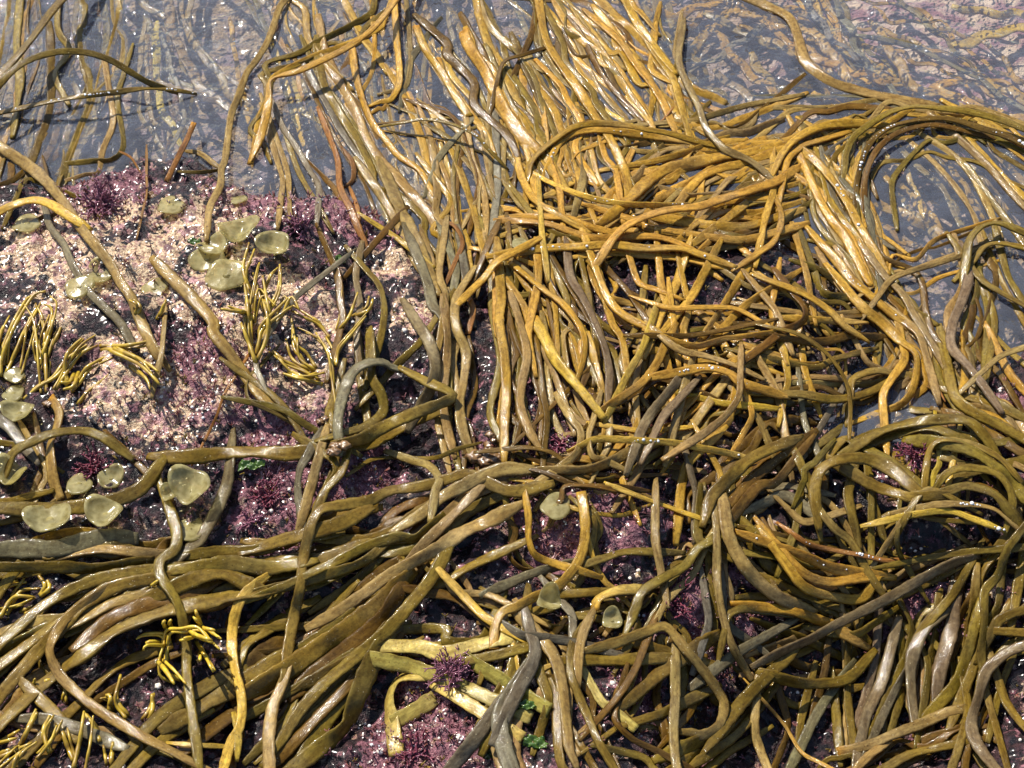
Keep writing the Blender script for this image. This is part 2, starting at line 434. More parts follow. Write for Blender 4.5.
# ------------------------------------------------------------------ the straps of weed, as they lie in the photograph
# tile lines give the origin of a 256 px square (points are thirds of a pixel in it)
# strap lines: bundle, stacking order, colour, width px, flags | points | own label
TRACE = """
T 0 0
pl 0 l 12 F|40,-30 30,60 12,150 0,210 -20,300
pl 0 l 11 F|95,30 80,75 70,170 60,260 40,330 10,430 -10,500
pl 0 l 11 F|62,-20 55,60 50,140 60,230 50,320
pl 0 l 11 F|110,-20 120,100 115,200 90,270 60,330 20,440 0,500
pl 0 b 11 F|150,100 155,200 150,330 120,420 80,520 50,600
pl 1 l 12 F|255,-30 245,100 255,200 275,290 240,400 200,500 180,570
pl 0 l 11 F|300,-30 320,80 310,180 300,260 280,340 240,430 205,510 185,565
pl 1 o 8 S|365,-30 355,100 345,180 330,240
pl 1 g 10 F|335,230 345,330 335,420 312,470 270,482|slate grey strap with bent end under the pool water, beside the bubbly strap tip
pl 0 b 10 F|190,-20 200,100 190,180 180,260 200,330
pl 0 l 10 F|110,290 95,360 90,420 75,500 40,600
pl 0 b 10 F|60,340 70,420 90,470 80,530
pl 0 b 11 F|150,330 125,420 100,500 95,560
pl 0 t 12 S|500,-20 520,100 570,200 600,260 690,325
pl 0 t 8 S|395,-20 440,20 490,50 510,90
pl 0 y 9 S|470,100 470,200 485,330 520,380 535,420
pl 0 g 6 S|490,120 520,220 545,300 550,370 520,430
ul 8 l 12 L30|205,-20 150,40 100,110 50,170 0,225 -40,270|olive strap slanting down over the pool at the top left corner
ul 8 l 9 L40|-30,285 40,210 100,175 180,155 260,158 330,180 390,215 440,245 500,268|olive strap arching over the pool water, upper of two that meet
ul 8 l 8 L18 D|-30,345 60,325 150,305 250,288 350,276 440,265 520,270 590,282|low olive strap whose tip is beaded with white water drops over the pool
ul 0 t 8 S|560,275 620,295 690,322
lm 7 t 14 L6|-30,420 60,480 120,525 165,575 200,620 240,680 290,740 330,790 360,845 395,895 425,970 460,1045 490,1085|long tan strap from the pool edge across the rock, past the green-yellow tufts
lm 7 y 12 L14|-30,650 40,615 100,600 150,612 195,640|pale yellow arched strap with white glints joining the long tan strap
lm 6 g 11 L3|140,640 150,680 190,730 205,768 225,808 260,868 310,918 360,968 390,1020
lm 5 b 7|-10,560 40,540 75,510 90,480
lm 5 l 7|45,600 75,540 110,545 150,560
lm 5 b 6|150,560 165,640 130,650
lm 6 t 9 L4|885,-30 840,20 820,80 800,130 770,180 740,220 715,290 695,340 685,400 675,480 665,505 660,560 630,620 622,690|greyish tan strap standing from the pale rock up into the pool with side shoots
lm 6 t 7 L4 +|550,452 600,460 640,490 668,508
lm 6 l 5 L4 +|530,514 600,517 660,510
lm 7 r 10 E14 K|500,545 530,480 560,420 582,368|reddish brown upright stub with bright orange tip beside the pool
lm 6 r 5 E5|425,525 395,475 358,454
lm 6 r 5|430,625 440,580 440,530
T 1 0
tc 9 o 12 L22|440,-30 390,40 340,95 270,145 200,180 130,212 45,240 38,300 25,370 5,430 -8,460|gold strap sharply kinked like an elbow over the sheaf in the pool
tc 2 o 13 F|65,-20 100,40 140,90 165,150 190,200 230,260
tc 2 t 10 F|100,-20 85,60 110,130 140,190 180,260 230,330 300,430 380,520 450,590 520,650 560,700
tc 3 g 10 F|155,215 210,310 260,400 330,500 380,580 430,660
tc 3 t 17 F|190,80 200,150 250,250 300,340 330,420 380,490 430,540 490,610 530,660 580,740
tc 3 o 14 F K|248,-20 290,50 320,110 350,150 380,190 405,225
tc 3 o 12 F|405,225 450,300 480,370 500,430 520,500 545,530
tc 1 o 11 F|180,-20 180,60 195,110
tc 1 l 10 F|130,-20 160,40 185,110
tc 2 o 11 F|290,160 300,230 320,300 350,370 390,420 430,470 490,510 525,570
tc 1 t 10 F|260,210 300,310 350,370 400,440 430,500
tc 2 g 9 F|330,120 350,200 352,260 385,340
tc 4 o 10 L4|415,-10 420,100 428,180 430,250 405,298 372,305|gold strap hooked like a walking stick among the submerged sheaf
tc 3 g 11 F|500,130 465,180 450,245
tc 4 o 12 F K|480,78 510,150 560,220 600,290 640,350
tc 2 o 9 F|430,30 470,75 490,100
tc 2 o 10 F|495,-20 520,60 560,120 585,165
tc 3 o 13 F K|543,175 560,225 610,300 650,350 690,405 715,470|gold strap with bright orange cut end lying in the sheaf
tc 5 o 18 L4 K|620,95 645,150 685,210 715,270 745,330 800,410 860,470|broadest gold strap of the sheaf with a bright cut end
tc 3 o 14 F|652,-20 680,80 705,150 740,210 780,270 830,340
tc 4 t 10 F|665,-20 690,60 730,110 790,160
tc 5 b 7 L8|720,262 735,200 755,178 800,165|small brown strap bent into a narrow arch above the sheaf
tc 8 l 6 L16 D|453,366 500,358 560,365 620,385 665,412 692,442|thin olive strap arching above the sheaf with a glinting ridge
tc 4 g 11 L2|612,398 575,440 545,480 537,510
tc 4 t 13|537,505 545,570 540,640 570,690 585,770
tc 3 l 9|600,470 590,540 595,620 600,670
tc 3 g 12|720,420 722,490 725,560 718,620 710,690
tc 2 t 10|640,420 650,480 680,560 690,640 685,720
tc 2 o 11|560,400 600,480 650,620 665,680
tc 2 t 9|520,400 540,450 580,560 592,640
tc 2 o 10 F|430,260 440,340 440,400 470,500 492,560
tc 0 o 10 S|270,160 290,240 315,315
tc 0 t 10 S|240,40 262,90 280,140
tc 0 y 9 S|120,270 140,330 190,370 215,415
tc 0 y 8 S|80,220 100,280 122,360
tc 0 o 10 S|510,200 522,260 505,340 480,410
tc 0 l 10 S|20,60 60,160 80,240 100,300
tc 0 o 9 S|370,60 385,120 400,180 415,240
tc 0 t 10 S|330,-10 350,60 370,120
tc 0 t 9 S|580,60 600,150 640,220 690,300
tc 0 l 9 S|460,-20 450,60 455,130
tc 0 l 9 S|560,-10 600,60 620,110
tc 1 o 10 F|590,230 620,290 650,400 700,480
tc 1 t 10 F|400,320 420,400 460,460 480,540
lm 5 t 8|40,400 60,470 80,540 75,595
lm 6 g 8 L3|50,310 80,380 120,440 160,510 188,560 185,645|grey strap of the small root cluster reaching from the turf into the pool
lm 5 t 7|45,370 70,440 95,520 100,595
lm 5 l 7|100,440 130,520 170,590 187,620
lm 6 r 11 L3|220,410 245,480 252,560 280,620 302,672|orange brown forked strap rooted in the purple turf by the pool
lm 6 r 10 L3 +|255,440 290,490 290,540 262,565
lm 6 r 9 L2 +|280,560 300,610 312,662
lm 5 b 7|190,520 230,560 252,592
lm 4 b 9 S|300,500 320,550 350,590
cv 6 t 16 L3|405,560 430,620 460,680 495,750 515,800
cv 5 t 12|350,550 390,610 430,680 460,740
cv 6 y 8 L2|385,690 420,712 462,745
cv 6 b 9 L2|392,690 360,725 325,765
cv 5 r 9|570,665 600,682 620,730 600,780
T 2 0
tm 4 o 14 L2|75,-30 85,30 100,110 130,170 180,240 220,300 250,350 290,410 320,470 345,530 350,590|long straight gold strap running through the middle of the sheaf
tm 3 b 10|90,-30 70,50 60,100 35,160
tm 3 o 12 F|140,30 170,80 220,130 280,170 320,210 350,260 380,300 415,370
tm 2 o 11 F|190,60 260,110 310,160 340,200 380,250 420,320 445,370
tm 2 t 11 F|220,-10 270,50 330,100 390,170 430,230 470,290 495,360
tm 4 o 17 F|225,-30 300,40 350,90 400,140 450,180 490,220 540,270 610,300
tm 3 o 13 F|240,50 320,120 370,190 410,240 450,300 480,370
tm 2 o 14 F|330,-20 360,40 375,70 400,105 435,150
tm 2 t 10 F|400,20 430,80 470,110 485,150
tm 4 o 9 L3|345,-20 365,20 385,35
tm 4 l 10 L2|0,140 40,190 70,240 90,310 112,360 132,410 142,480
tm 3 o 13 F|30,205 40,270 70,330 90,390 96,410
tm 4 o 18|-10,250 30,340 60,400 90,450 125,510
tm 3 o 14|60,220 100,290 130,340 150,400 170,470 195,550
tm 3 o 12 F|120,80 180,140 200,200 240,250 290,300 345,365
tm 4 y 9|228,298 280,332 332,362
tm 2 o 10 F|130,120 170,190 210,240 260,300
tm 3 t 11|160,300 200,370 210,440 215,520 200,590
tm 2 o 11|220,400 240,470 260,540 305,590
tm 2 o 10|260,390 280,470 310,510 322,580
tm 3 o 10|330,520 312,560 345,490
tm 2 t 11 F|150,-20 190,30 230,80 280,140
tm 1 o 12 F|100,30 150,110 190,170 240,220 300,270
tm 1 o 12 F|300,90 340,140 370,170 430,270 470,340
tm 1 t 10 F|20,40 60,130 100,200
tm 3 o 13 F|395,100 430,160 480,230 500,290 520,360
tm 2 o 12 F|180,50 250,130 330,250 400,350
tm 2 o 11|0,330 40,440 60,520 80,610 110,660
tm 2 o 11|100,400 110,470 140,560 150,640
tm 1 o 11|180,400 190,480 210,560 240,640
tr 8 o 11 L8|48,530 55,490 90,450 140,410 190,380 260,370 330,375 400,388 470,400 540,420 600,435 645,447|gold strap sweeping over the sheaf in a flat arch, outer of a pair
tr 7 o 11 L6 D|98,525 125,460 150,420 200,395 260,390 320,395 400,405 480,415 560,430 625,450|gold strap sweeping over the sheaf, inner one of the close pair, beaded with glints
tr 9 t 11 L8|510,90 500,180 525,250 560,320 580,380 620,430 650,455 700,475 740,500 785,545|greyish tan strap crossing the gold ones and ending in a fine point
tr 8 y 9 L8 D|55,515 110,545 180,575 260,600 340,612 420,615 510,615|pale gold strap with a long white glint curving across the sheaf
tr 7 o 10 L4|350,497 420,485 500,465 570,440
tr 6 o 18 L3|790,440 700,462 620,472 540,490 460,510 400,550 350,600 285,655
tr 6 o 14 L3|790,455 700,490 630,505 570,530 530,570 500,610
tr 9 o 14 L10|265,775 300,720 340,680 400,650 470,630 560,620 620,600 700,575 790,545 850,510|gold strap making the long lower sweep over the middle of the tangle
tr 6 o 12 L2|-20,655 80,650 170,655 230,680 310,700
tr 6 o 12 L2|-20,662 100,670 190,700 250,715 350,710 430,710 500,730 570,765
tr 7 o 13 L3 D|-40,765 100,745 200,740 300,735 400,745 500,745 570,765 640,790|gold horizontal strap with a row of bright glints low in the sweep
tr 6 o 12 L2|10,440 25,520 60,590 110,630 155,655
tr 7 y 9 L3|85,625 90,700 97,755
tr 6 o 9 L3|585,645 620,615 700,600 790,592
tr 5 o 16|790,655 700,680 620,680 550,670 495,662
tr 5 o 13|800,695 700,720 620,715 490,695
tr 5 o 12|510,380 560,385 620,385 680,360 740,340 800,315
tr 8 r 5 E6|415,382 450,362 486,320|short reddish twig standing on the close pair of gold straps
tr 4 o 7 L3|150,465 140,500 160,530 178,522
tr 5 o 12|800,570 720,600 640,660 600,690
tr 5 o 13|400,650 440,600 520,560 600,510 700,460
tr 4 o 12|350,620 420,560 500,520 560,470
tr 5 t 11|800,480 720,500 650,540 600,600
tr 4 o 12|800,620 720,640 620,640 540,690 480,740
tr 5 o 11|200,770 300,760 420,768 520,778 620,800
tr 4 l 10|20,590 60,640 130,700 200,720
tr 4 o 11|300,640 360,660 420,690 480,700
tr 5 o 11|160,560 240,520 300,505 380,505
tr 4 t 10|420,430 440,470 480,500
ur 1 l 9 S|600,270 640,290 655,340 640,400
ur 0 o 12 S|430,40 480,50 520,40 580,15 640,10 700,40 790,75
ur 0 o 14 S|530,160 560,130 600,90 640,50 690,20
ur 0 g 9 S|545,205 620,170 680,130
ur 0 o 12 S|650,150 690,200 740,240 790,285
ur 0 t 10 S|660,80 720,110 800,145
ur 0 o 12 S|560,-20 640,0 720,20 800,30
ur 0 l 10 S|480,60 500,110 530,150
ur 0 o 10 S|700,-20 750,40 800,100
ur 0 t 11 S|680,270 720,300 760,350
T 3 0
ur 3 t 13 F|-20,10 60,50 90,110 110,180 160,230 210,255 260,268 310,282 400,300 480,312|tan strap bending through the shallow pool with a white glint at its curve
ur 3 g 7 F|-10,290 100,290 180,290 270,290 330,310 400,328
ur 4 g 8 F D|298,110 360,120 440,140 490,165 540,190 600,220 650,245 700,290 800,345|thin grey strap drifting over the mauve bed of the shallow pool
ur 1 g 9 S|190,-20 250,100 280,170 350,245
ur 1 g 8 S|120,10 180,100 250,160 290,195
ur 0 o 12 S|80,80 150,110 200,175
ur 0 o 12 S|145,170 200,200 275,222
ur 0 o 12 S|360,140 400,205
ur 0 o 12 S|405,250 475,272
ur 0 o 14 S|525,258 580,240 640,260 690,290
ur 0 o 12 S|700,265 800,320
ur 0 y 12 S|645,35 700,42 780,45
ur 0 y 14 S|645,112 720,90 790,82
ur 0 l 9 S|420,20 500,90 560,150
ur 0 o 11 S|0,120 60,150 90,170
ur 0 o 10 S|170,270 200,330 250,360
ur 0 t 12 S|0,240 40,300 70,350 60,410
ur 0 o 12 S|220,320 280,350 340,340
ur 0 o 11 S|590,300 660,330 740,350
ar 8 l 11 L14|228,515 235,460 260,410 310,370 370,335 440,320 520,325 600,335 700,360 800,400|olive strap forming the outermost arch over the dark pool
ar 7 b 10 L10 D|262,605 270,530 300,440 350,390 420,365 500,355 560,360 640,385 720,410 800,450|brown strap bowed over the pool just inside the outermost arch
ar 6 b 10 L8|290,620 290,540 320,460 370,410 430,385 500,375 580,390 660,410
ar 6 g 12 L2|262,590 300,640 312,690 325,768 335,830
ar 6 g 10 L2|293,520 300,650 322,735
ar 6 o 14 L4|15,515 50,450 110,400 180,375 260,370 340,375
ar 6 o 10 L4|45,545 60,480 90,450 110,435 160,420
ar 7 o 13 L4 D|98,448 150,490 200,550 240,610 270,670 310,740 345,800
ar 6 o 14 L2|120,525 150,590 190,660 230,710 265,775
ar 5 o 12|165,530 190,610 240,680 305,755
ar 5 l 10|150,490 155,560 170,640 200,720
ar 5 l 9|110,500 100,560 110,620
ar 5 o 12|-10,430 60,420 130,390 200,370
ar 5 t 11|-10,495 60,440 160,400 245,378
ar 5 g 10|170,470 220,430 300,400 380,390
ar 5 l 10|190,500 210,460 260,420
ar 4 g 10|180,530 200,600 240,660 300,700
ar 1 t 11 F|390,440 450,500 520,560 560,640 600,720 620,780
ar 1 t 11 F|430,430 500,490 570,570 620,650 640,730
ar 1 t 11 F|470,410 560,470 620,540 660,620 690,690
ar 1 t 12 F|550,400 620,460 680,520 740,590 790,640
ar 2 t 13 F|560,385 650,430 720,500 800,580
ar 2 o 13 F|600,345 680,390 740,420 810,460
ar 1 o 12 F|590,400 650,470 710,540 780,600
ar 0 o 13 S|350,620 420,650 505,695
ar 0 o 11 S|375,700 430,735 480,770
ar 0 o 11 S|330,520 400,560 460,620
ar 0 t 11 S|440,640 500,700 560,770
ar 0 y 9 S|360,470 420,520 440,570
ar 0 o 11 S|520,470 560,510 600,580
ar 1 t 11 F|640,560 700,640 760,720
ar 2 g 10 F|640,400 720,470 800,560
rg 8 l 13 L14|595,775 605,720 640,680 690,670 740,685 810,715|olive strap rising as a small hoop at the edge of the pool
rg 7 l 11 L8 D|620,775 650,740 700,730 800,750
rg 6 o 11 L2|15,530 15,580 -5,640 -20,710
rg 6 o 10 L2|0,555 40,640 20,720 -30,760
T 0 1
lm 5 g 14|-20,480 30,515 58,552
lm 6 t 13 L4 K|152,425 178,470 165,530 150,570 155,640 165,690 182,735|strap with bright orange upper end and grey foot below the yellow tufts
lm 6 l 13 L10|15,650 40,590 100,555 170,530 250,525 310,545 375,592|olive strap bowed low over the red branched weed
lm 7 t 8 L4|475,335 485,290 490,235
lm 6 t 16 L5|480,30 540,90 590,140 640,200 640,230 680,280 730,350 768,400 800,440 850,480|wide grey strap with orange flank slanting over barnacled rock
lm 6 r 5 L2|712,350 670,420 650,480 618,545
lm 6 l 5 L3|800,460 745,430 742,370 775,335
lm 7 l 19 L8|955,585 868,592 770,588 700,590 600,600 540,603 478,602|broad olive strap lying level across the lower part of the rock
lm 8 l 9 L3 +|480,602 475,660 490,720 515,790 530,850 520,890
lm 7 l 18 L5|-20,755 100,760 200,755 300,745 380,720 430,690 475,630|olive strap curving along under the translucent discs
lm 5 l 12|175,735 140,760 90,775
lm 7 p 15 L3|690,615 682,680 660,740 640,780 600,850 565,880
lm 4 b 8|120,560 130,620 110,680
lm 4 l 9|0,560 60,570 110,600
lm 4 t 9|100,570 140,650 120,700
lm 4 b 9|380,590 400,610 430,640
cm 6 l 10 L2|-20,740 40,735 70,725
T 1 1
cm 7 l 11 L5|190,585 230,610 240,650 210,700 180,755
cm 7 g 12 L4|155,598 132,640 125,700 132,750
cm 7 t 12 L4|190,598 168,680 148,752
cm 7 l 11 L3|272,598 255,650 210,700 188,755
cm 8 g 15 L10|250,565 245,500 260,420 290,350 340,320 385,320 402,332|grey banded strap looping up out of the dark cluster
cm 7 l 14 L6|268,530 330,510 380,470 378,420 350,370 345,310
cm 9 l 15 L10|460,350 520,380 575,405 588,425 540,448 450,482 380,515 310,550 262,558|thick olive strap doubled back in a sharp bend over the hollow
cm 6 l 12 L3|268,578 350,565 430,520 505,485
cm 8 p 15 L8|490,210 520,260 538,330 522,400 498,445|short purple-grey strap standing beside the hollow
cm 6 l 9 L5|362,392 410,340 460,290 495,255 545,180
cm 6 b 9 L3|218,-10 245,60 255,150 260,190 235,290
cm 6 p 9 L4|312,-10 300,60 312,150 302,250 312,325
cm 6 l 9 L3|330,40 370,90 385,160 375,240 355,310
cm 6 l 9 L2|-30,360 40,410 90,460 115,500
cm 6 l 9 L2|-10,440 80,460 140,500 190,530 235,555
cm 7 l 6 L3|298,642 350,610 440,605 540,605 600,580 645,568|thin olive cord lying across the turf to the brown holdfast
cm 5 l 11|230,560 220,480 240,400
cm 5 l 12|310,300 320,400 330,470
cm 5 l 9|235,555 240,620 210,690
cm 7 g 7 L5|275,0 160,90 110,135 60,200 10,280 0,330 20,380
cv 6 g 13 L2|480,-10 515,80 530,150 548,165
cv 6 t 10 L2|560,-30 550,60 570,120 560,200
cv 6 t 12 L3|565,150 575,250 570,330 560,420 570,500 588,575
cv 6 t 12 L4|640,60 600,130 600,210 630,290 622,380 610,440 620,520 642,582|tan strap waving down the dark rock face from the sheaf
cv 5 t 11|590,190 600,260 590,320 600,395
cv 5 b 10|692,-20 650,70 600,130 570,180
cv 5 b 8|650,335 656,400 630,480 626,555
cv 5 t 9|560,440 546,500 560,565
cv 5 l 9|580,440 580,520 592,570
cv 7 r 11 E6 K|635,235 652,165 640,128|short orange curled stub beside the hanging straps
cv 4 g 10|620,0 630,60 640,120
cv 4 t 11|520,0 540,70 570,130
cv 4 g 11|580,-20 600,40 590,120
cv 4 b 9|610,460 640,520 650,570
cv 8 o 11 L6|790,-20 720,20 690,60 655,95
cg 6 o 15 L3|725,-20 735,120 730,200 745,300 750,400 745,500 745,590|long gold strap hanging straight down, first beside the dark rock gap
cg 5 o 11|720,40 718,100 720,150
cm 7 l 15 L6|860,690 760,705 640,655 580,668 500,690 400,705 340,735 260,748 200,758 172,790 155,850 140,920 132,1000 110,1100 95,1190 85,1280 70,1325|olive strap from the holdfast that turns sharply and runs down narrow
cm 8 t 16 L4|70,1305 50,1355 38,1450 42,1560
bl 7 t 16 L4|800,640 740,640 680,660 620,692 560,722 495,775 430,815
bl 6 t 15 L3|700,690 640,720 575,775
cm 7 t 12 L3|475,615 520,630 550,670 538,705
T 2 1
cg 6 o 13 L3|75,-20 80,60 70,120 55,190 48,250 65,330
cg 6 t 14 L3|5,140 30,220 45,300 30,380 25,450 50,520 75,565
cg 8 y 16 L6 K|62,185 95,240 130,310 180,370 230,430 278,490|bright straight gold strap slanting across the rock gap
cg 5 o 12|-20,70 30,140 45,180 60,240
cg 6 o 12 L3|20,40 100,105 150,140 190,190 215,240 215,300 198,365
cg 5 o 9|120,85 130,160 135,245
cg 4 b 9|155,60 220,170
cg 6 p 13 L3|165,-20 175,60 210,120 240,180 260,230 280,280 292,350 290,410|strap with a dark blue-grey wet lower half beside the pale cord bundle
cg 6 o 13 L3|235,-10 260,60 290,130 340,180 415,218
cg 5 b 10|300,55 350,110 390,170 415,212
cg 5 o 13|275,110 300,200 330,250 342,325
cg 7 y 12 L4|412,218 390,280 350,350 318,415
cg 7 o 13 L4|328,424 390,380 430,330 452,285
cg 5 b 10|80,310 90,400 105,480 98,575
cg 4 b 7|55,515 130,440 185,385
cg 6 t 13 L3|148,440 180,490 207,530 195,590 150,630 90,670 45,705
cg 6 b 8 L2|-20,580 50,575 120,590 155,615
cg 8 y 10 L6 D|198,572 250,550 310,550 400,555 480,560 560,575 640,590 690,602|pale strap with white glints laid level across the bent tan ones
cg 6 t 15 L3|155,642 230,640 300,615 370,580 440,555
cg 7 p 16 L8|465,415 420,470 390,520 372,570
cg 7 p 14 L7|500,430 455,480 425,540
cg 6 t 13 L5|525,370 505,440 480,540
cg 7 o 9 L4|385,130 470,155 560,155 650,155 700,170 790,225
cg 7 b 9 L4|430,240 520,240 620,225 705,208
cg 7 o 9 L4|425,232 500,260 560,270 630,250 700,240 790,228
cg 7 t 11 L4|430,225 500,280 580,300 660,325 730,358
cg 8 o 14 L6 D|428,362 500,350 580,335 650,350 690,380 800,415|gold strap with white glints crossing the knot of bent straps
cg 8 t 13 L7|685,355 680,420 640,480 580,530 530,562|tan strap folded into a loop in the knot of bent straps
cg 5 o 12|440,10 450,100 470,160
cg 5 o 13|510,30 490,90 450,170 430,220
cg 5 o 11|515,80 530,160 520,200
cg 5 o 13|585,35 540,120 500,170
cg 5 o 12|690,60 640,140 585,225
cg 5 o 12|790,90 700,150 620,230
cg 5 o 10|355,10 380,80 430,100
cg 5 o 11|480,160 490,240
cg 5 y 11|530,418 620,440 710,450
cg 5 t 13|520,540 570,470 640,375
cg 4 o 12|450,260 470,340 480,420
cg 4 o 12|520,280 530,360 520,420
cg 4 o 11|560,450 620,400 680,340
cg 4 o 11|600,200 680,260 770,290
cg 5 o 12|700,300 640,330 560,410
cg 4 t 12|690,430 740,490 770,560
cg 5 o 10|690,540 720,480 705,420
cg 4 o 11|590,540 650,500 660,450
cg 6 y 9 L2|318,515 390,525 460,520
cg 7 y 9 L3|365,715 430,740 530,775
cg 6 b 9 L2|15,630 100,650 200,690 300,690 385,702
cg 6 b 9 L2|150,725 160,690 250,690 300,700
cg 6 o 14 L3|500,775 510,680 530,620 575,575
cg 6 p 15 L3|540,665 552,710 550,770
cg 6 o 10 L2|585,575 620,640 632,690
cg 6 t 11 L3|243,495 230,540 240,600 275,610
cg 5 t 11|290,460 290,560 268,610
cg 5 o 11|350,580 330,660 350,720
cg 5 t 12|395,560 380,640 350,690
cg 4 t 12|400,230 380,310 370,400 375,480
cg 4 o 11|280,290 300,380 290,450
cg 5 b 10|390,400 450,370 540,400
cg 4 o 11|250,320 270,400
cg 4 t 10|110,320 140,390 160,450
br 9 l 17 L12|580,780 600,720 650,670 700,620 760,585 840,555|dark olive strap reaching up beside the knot toward the nested arches
br 6 b 14 L4|840,580 760,640 700,690 640,760
br 6 b 15 L4|850,610 790,680 740,690 680,760
T 3 1
rg 8 o 15 L5 D|175,-20 215,25 250,70 320,130 380,180 400,195|brightest gold strap slanting along the pool's edge
rg 7 t 14 L5|402,190 450,230 472,290 490,355
rg 7 o 14 L5|195,50 280,150 340,200 390,250 440,290 447,340 430,410 390,450 320,475 278,492|gold strap that swings back on itself below the pool's edge
rg 7 o 13 L6|402,258 410,310 370,370 345,420 350,512|twisted banded strap hanging in the dark hollow below the pool
rg 6 t 14 L3|290,-20 350,60 400,110 440,180 490,260 535,335
rg 8 p 16 L8|585,-10 602,60 580,140 555,200 550,270 600,330 640,380 685,445|purplish strap with a narrow upper end, drooping down the rocks
rg 6 l 16 L4|520,240 540,330 560,420 620,470 700,510 790,562|wide olive strap bending round under the purplish one
rg 7 l 10 L5|590,5 640,70 700,110 790,160
rg 5 l 12|640,80 660,160 652,310
rg 5 l 12|665,-10 700,80 740,150 790,230
rg 5 l 11|700,-10 720,60 755,120
rg 5 l 11|650,100 680,200 660,335
rg 6 o 13|690,285 730,360 790,425
rg 5 l 11|690,250 740,300 790,340
rg 8 t 9 L8|635,355 700,300 790,268|thin tan strap leaning over the others by the pool
rg 5 b 7 L3|588,282 630,240 640,180 618,108
rg 8 t 9 L6|335,115 370,70 430,45 500,25 590,-5
rg 7 o 11 L3|-20,65 100,110 180,160 230,210 275,240|tan-gold strap ending in a point above the bent tangle
rg 6 o 11|98,-10 115,50 127,115
rg 6 b 13 L3|75,110 112,160 100,200 40,230 -20,275
rg 8 l 7 L8|-20,208 80,230 150,270 200,320 235,380 247,450 245,525|narrow olive strap drooping over the tangle in a long curve
rg 5 o 11|115,190 205,195
rg 6 b 12|-10,240 150,258 250,237 285,242
rg 7 l 13 L4|-20,413 100,415 200,430 300,410 385,365
rg 6 l 13 L4|248,420 255,370 320,345 375,352
rg 5 t 12|0,360 30,420 50,520
rg 5 o 11|50,300 60,370 50,420
rg 4 o 11|100,270 110,340 130,400
rg 4 o 11|20,100 10,170 30,240
rg 4 t 11|40,450 50,540 60,600
rg 4 g 12|200,440 160,510 130,560
rg 4 g 11|100,430 110,500 140,570
rg 4 t 10|265,260 300,320 340,340
rg 6 r 6 E5|480,375 510,400 532,437
rg 4 b 11|450,380 500,400 530,460
rg 5 l 14|590,420 680,450 790,500
rg 5 l 13|680,430 740,470 800,500
rg 5 t 12|-20,110 20,160 40,210
rg 4 l 10|500,290 520,380 560,450
na 7 l 15 L14|228,595 330,530 430,500 520,490 600,495 650,540 675,578|olive strap making the tallest arch of the nested loops
na 6 l 13 L10|300,565 400,530 490,515 560,540
na 8 l 16 L16|150,790 140,700 160,640 220,610 300,610 370,640 430,690 460,712|olive strap in a wide hoop on the near side of the nested loops
na 8 l 10 L14|468,700 480,600 500,560 540,550 600,560 650,580 700,610 745,660
na 7 l 16 L12|500,560 570,570 640,600 700,650 750,700
na 9 l 10 L16|500,700 540,650 600,635 680,650 720,690 735,740 720,800
na 7 l 15 L8|540,705 600,690 680,715 720,760
na 7 l 15 L10|250,650 320,690 420,720 480,720
na 6 l 12 L8|110,650 130,690 145,770
na 8 l 8 L8|140,620 110,640 110,670
na 6 l 13 L8|320,590 380,620 430,660
na 8 l 9 L8|405,800 460,710 500,700 560,730
na 9 t 9 L10 D|460,755 520,745 600,745 680,760 740,810|pale edged strap along the rim of the nested loops
na 9 y 9 L8 D|370,790 440,775 540,765 620,790
na 6 l 13 L4|250,670 240,720 255,790
na 5 l 12|550,660 640,640 740,620 800,600
na 5 y 9|510,560 515,620 500,650
na 5 y 8|560,590 550,640
na 4 l 12|600,540 680,560 760,550
na 4 l 12|300,640 310,720 330,790
br 5 g 12|0,700 60,690 110,700
br 5 g 14|-10,740 50,720 120,760
T 0 2
bl 7 l 14 L3|-30,165 80,165 180,165 280,170 360,160 430,148
bl 6 t 14 L3|140,140 230,120 320,110 400,120 490,130 570,130
bl 8 l 17 L5|550,170 640,160 700,155 790,168 860,160
bl 7 l 13 L4|560,132 650,120 790,112 860,80 1000,65
bl 6 g 23 L5|-20,115 80,110 160,112 260,90 380,82|greyish translucent blade lying above the olive sheaf
bl 7 l 14 L6|-40,430 60,340 130,280 210,235 300,200 400,180 480,170 580,165
bl 7 l 15 L6|-30,590 60,480 130,400 190,340 240,285 320,235 400,210 510,195
bl 6 l 14 L4|-30,480 80,400 160,340 250,290
bl 5 t 15 L3|-10,370 100,330 200,320 280,300
bl 6 t 14 L4|260,315 350,270 450,250 530,238
bl 7 l 19 L6|-40,680 60,580 150,500 260,420 340,360 430,320 520,290 620,270 700,250 800,236|widest olive strap sweeping along the lower edge of the sheaf
bl 6 p 18 L4|240,395 350,310 470,270 560,250 640,210
bl 7 p 18 L5|510,232 600,195 670,185 725,208
bl 9 t 12 L14|330,225 250,280 190,330 155,390 150,430 180,490 230,540 290,590 370,640 440,680 520,720 620,775|tan strap curled right round in a hook across the olive sheaf
bl 9 l 12 L12|505,-20 530,60 525,110 500,130 478,150 480,190 520,250 545,310 560,400 560,480 570,560 580,640 590,700 598,790|olive-brown strap hanging straight down over the sheaf past the yellow coral-like weed
bl 9 y 11 L10|790,200 730,250 705,310 695,390 705,470 725,560 720,640 690,700 665,790|yellow-olive strap with a soft bow near the yellow coral-like weed
bl 8 y 9 L6 +|700,600 715,660 710,750
bl 6 l 15 L3|330,790 400,700 460,630 540,570 640,510 710,480
bl 6 l 13 L3|20,790 110,690 220,590 320,490 400,440 485,412
bl 9 y 6 L10|498,692 600,700 718,705|thin pale bright tip pointing along the lower end of the hooked strap
bl 7 g 15 L5|45,620 120,620 190,635 260,660 330,690 385,712|flat grey strap with a curled tip among the yellow sticks
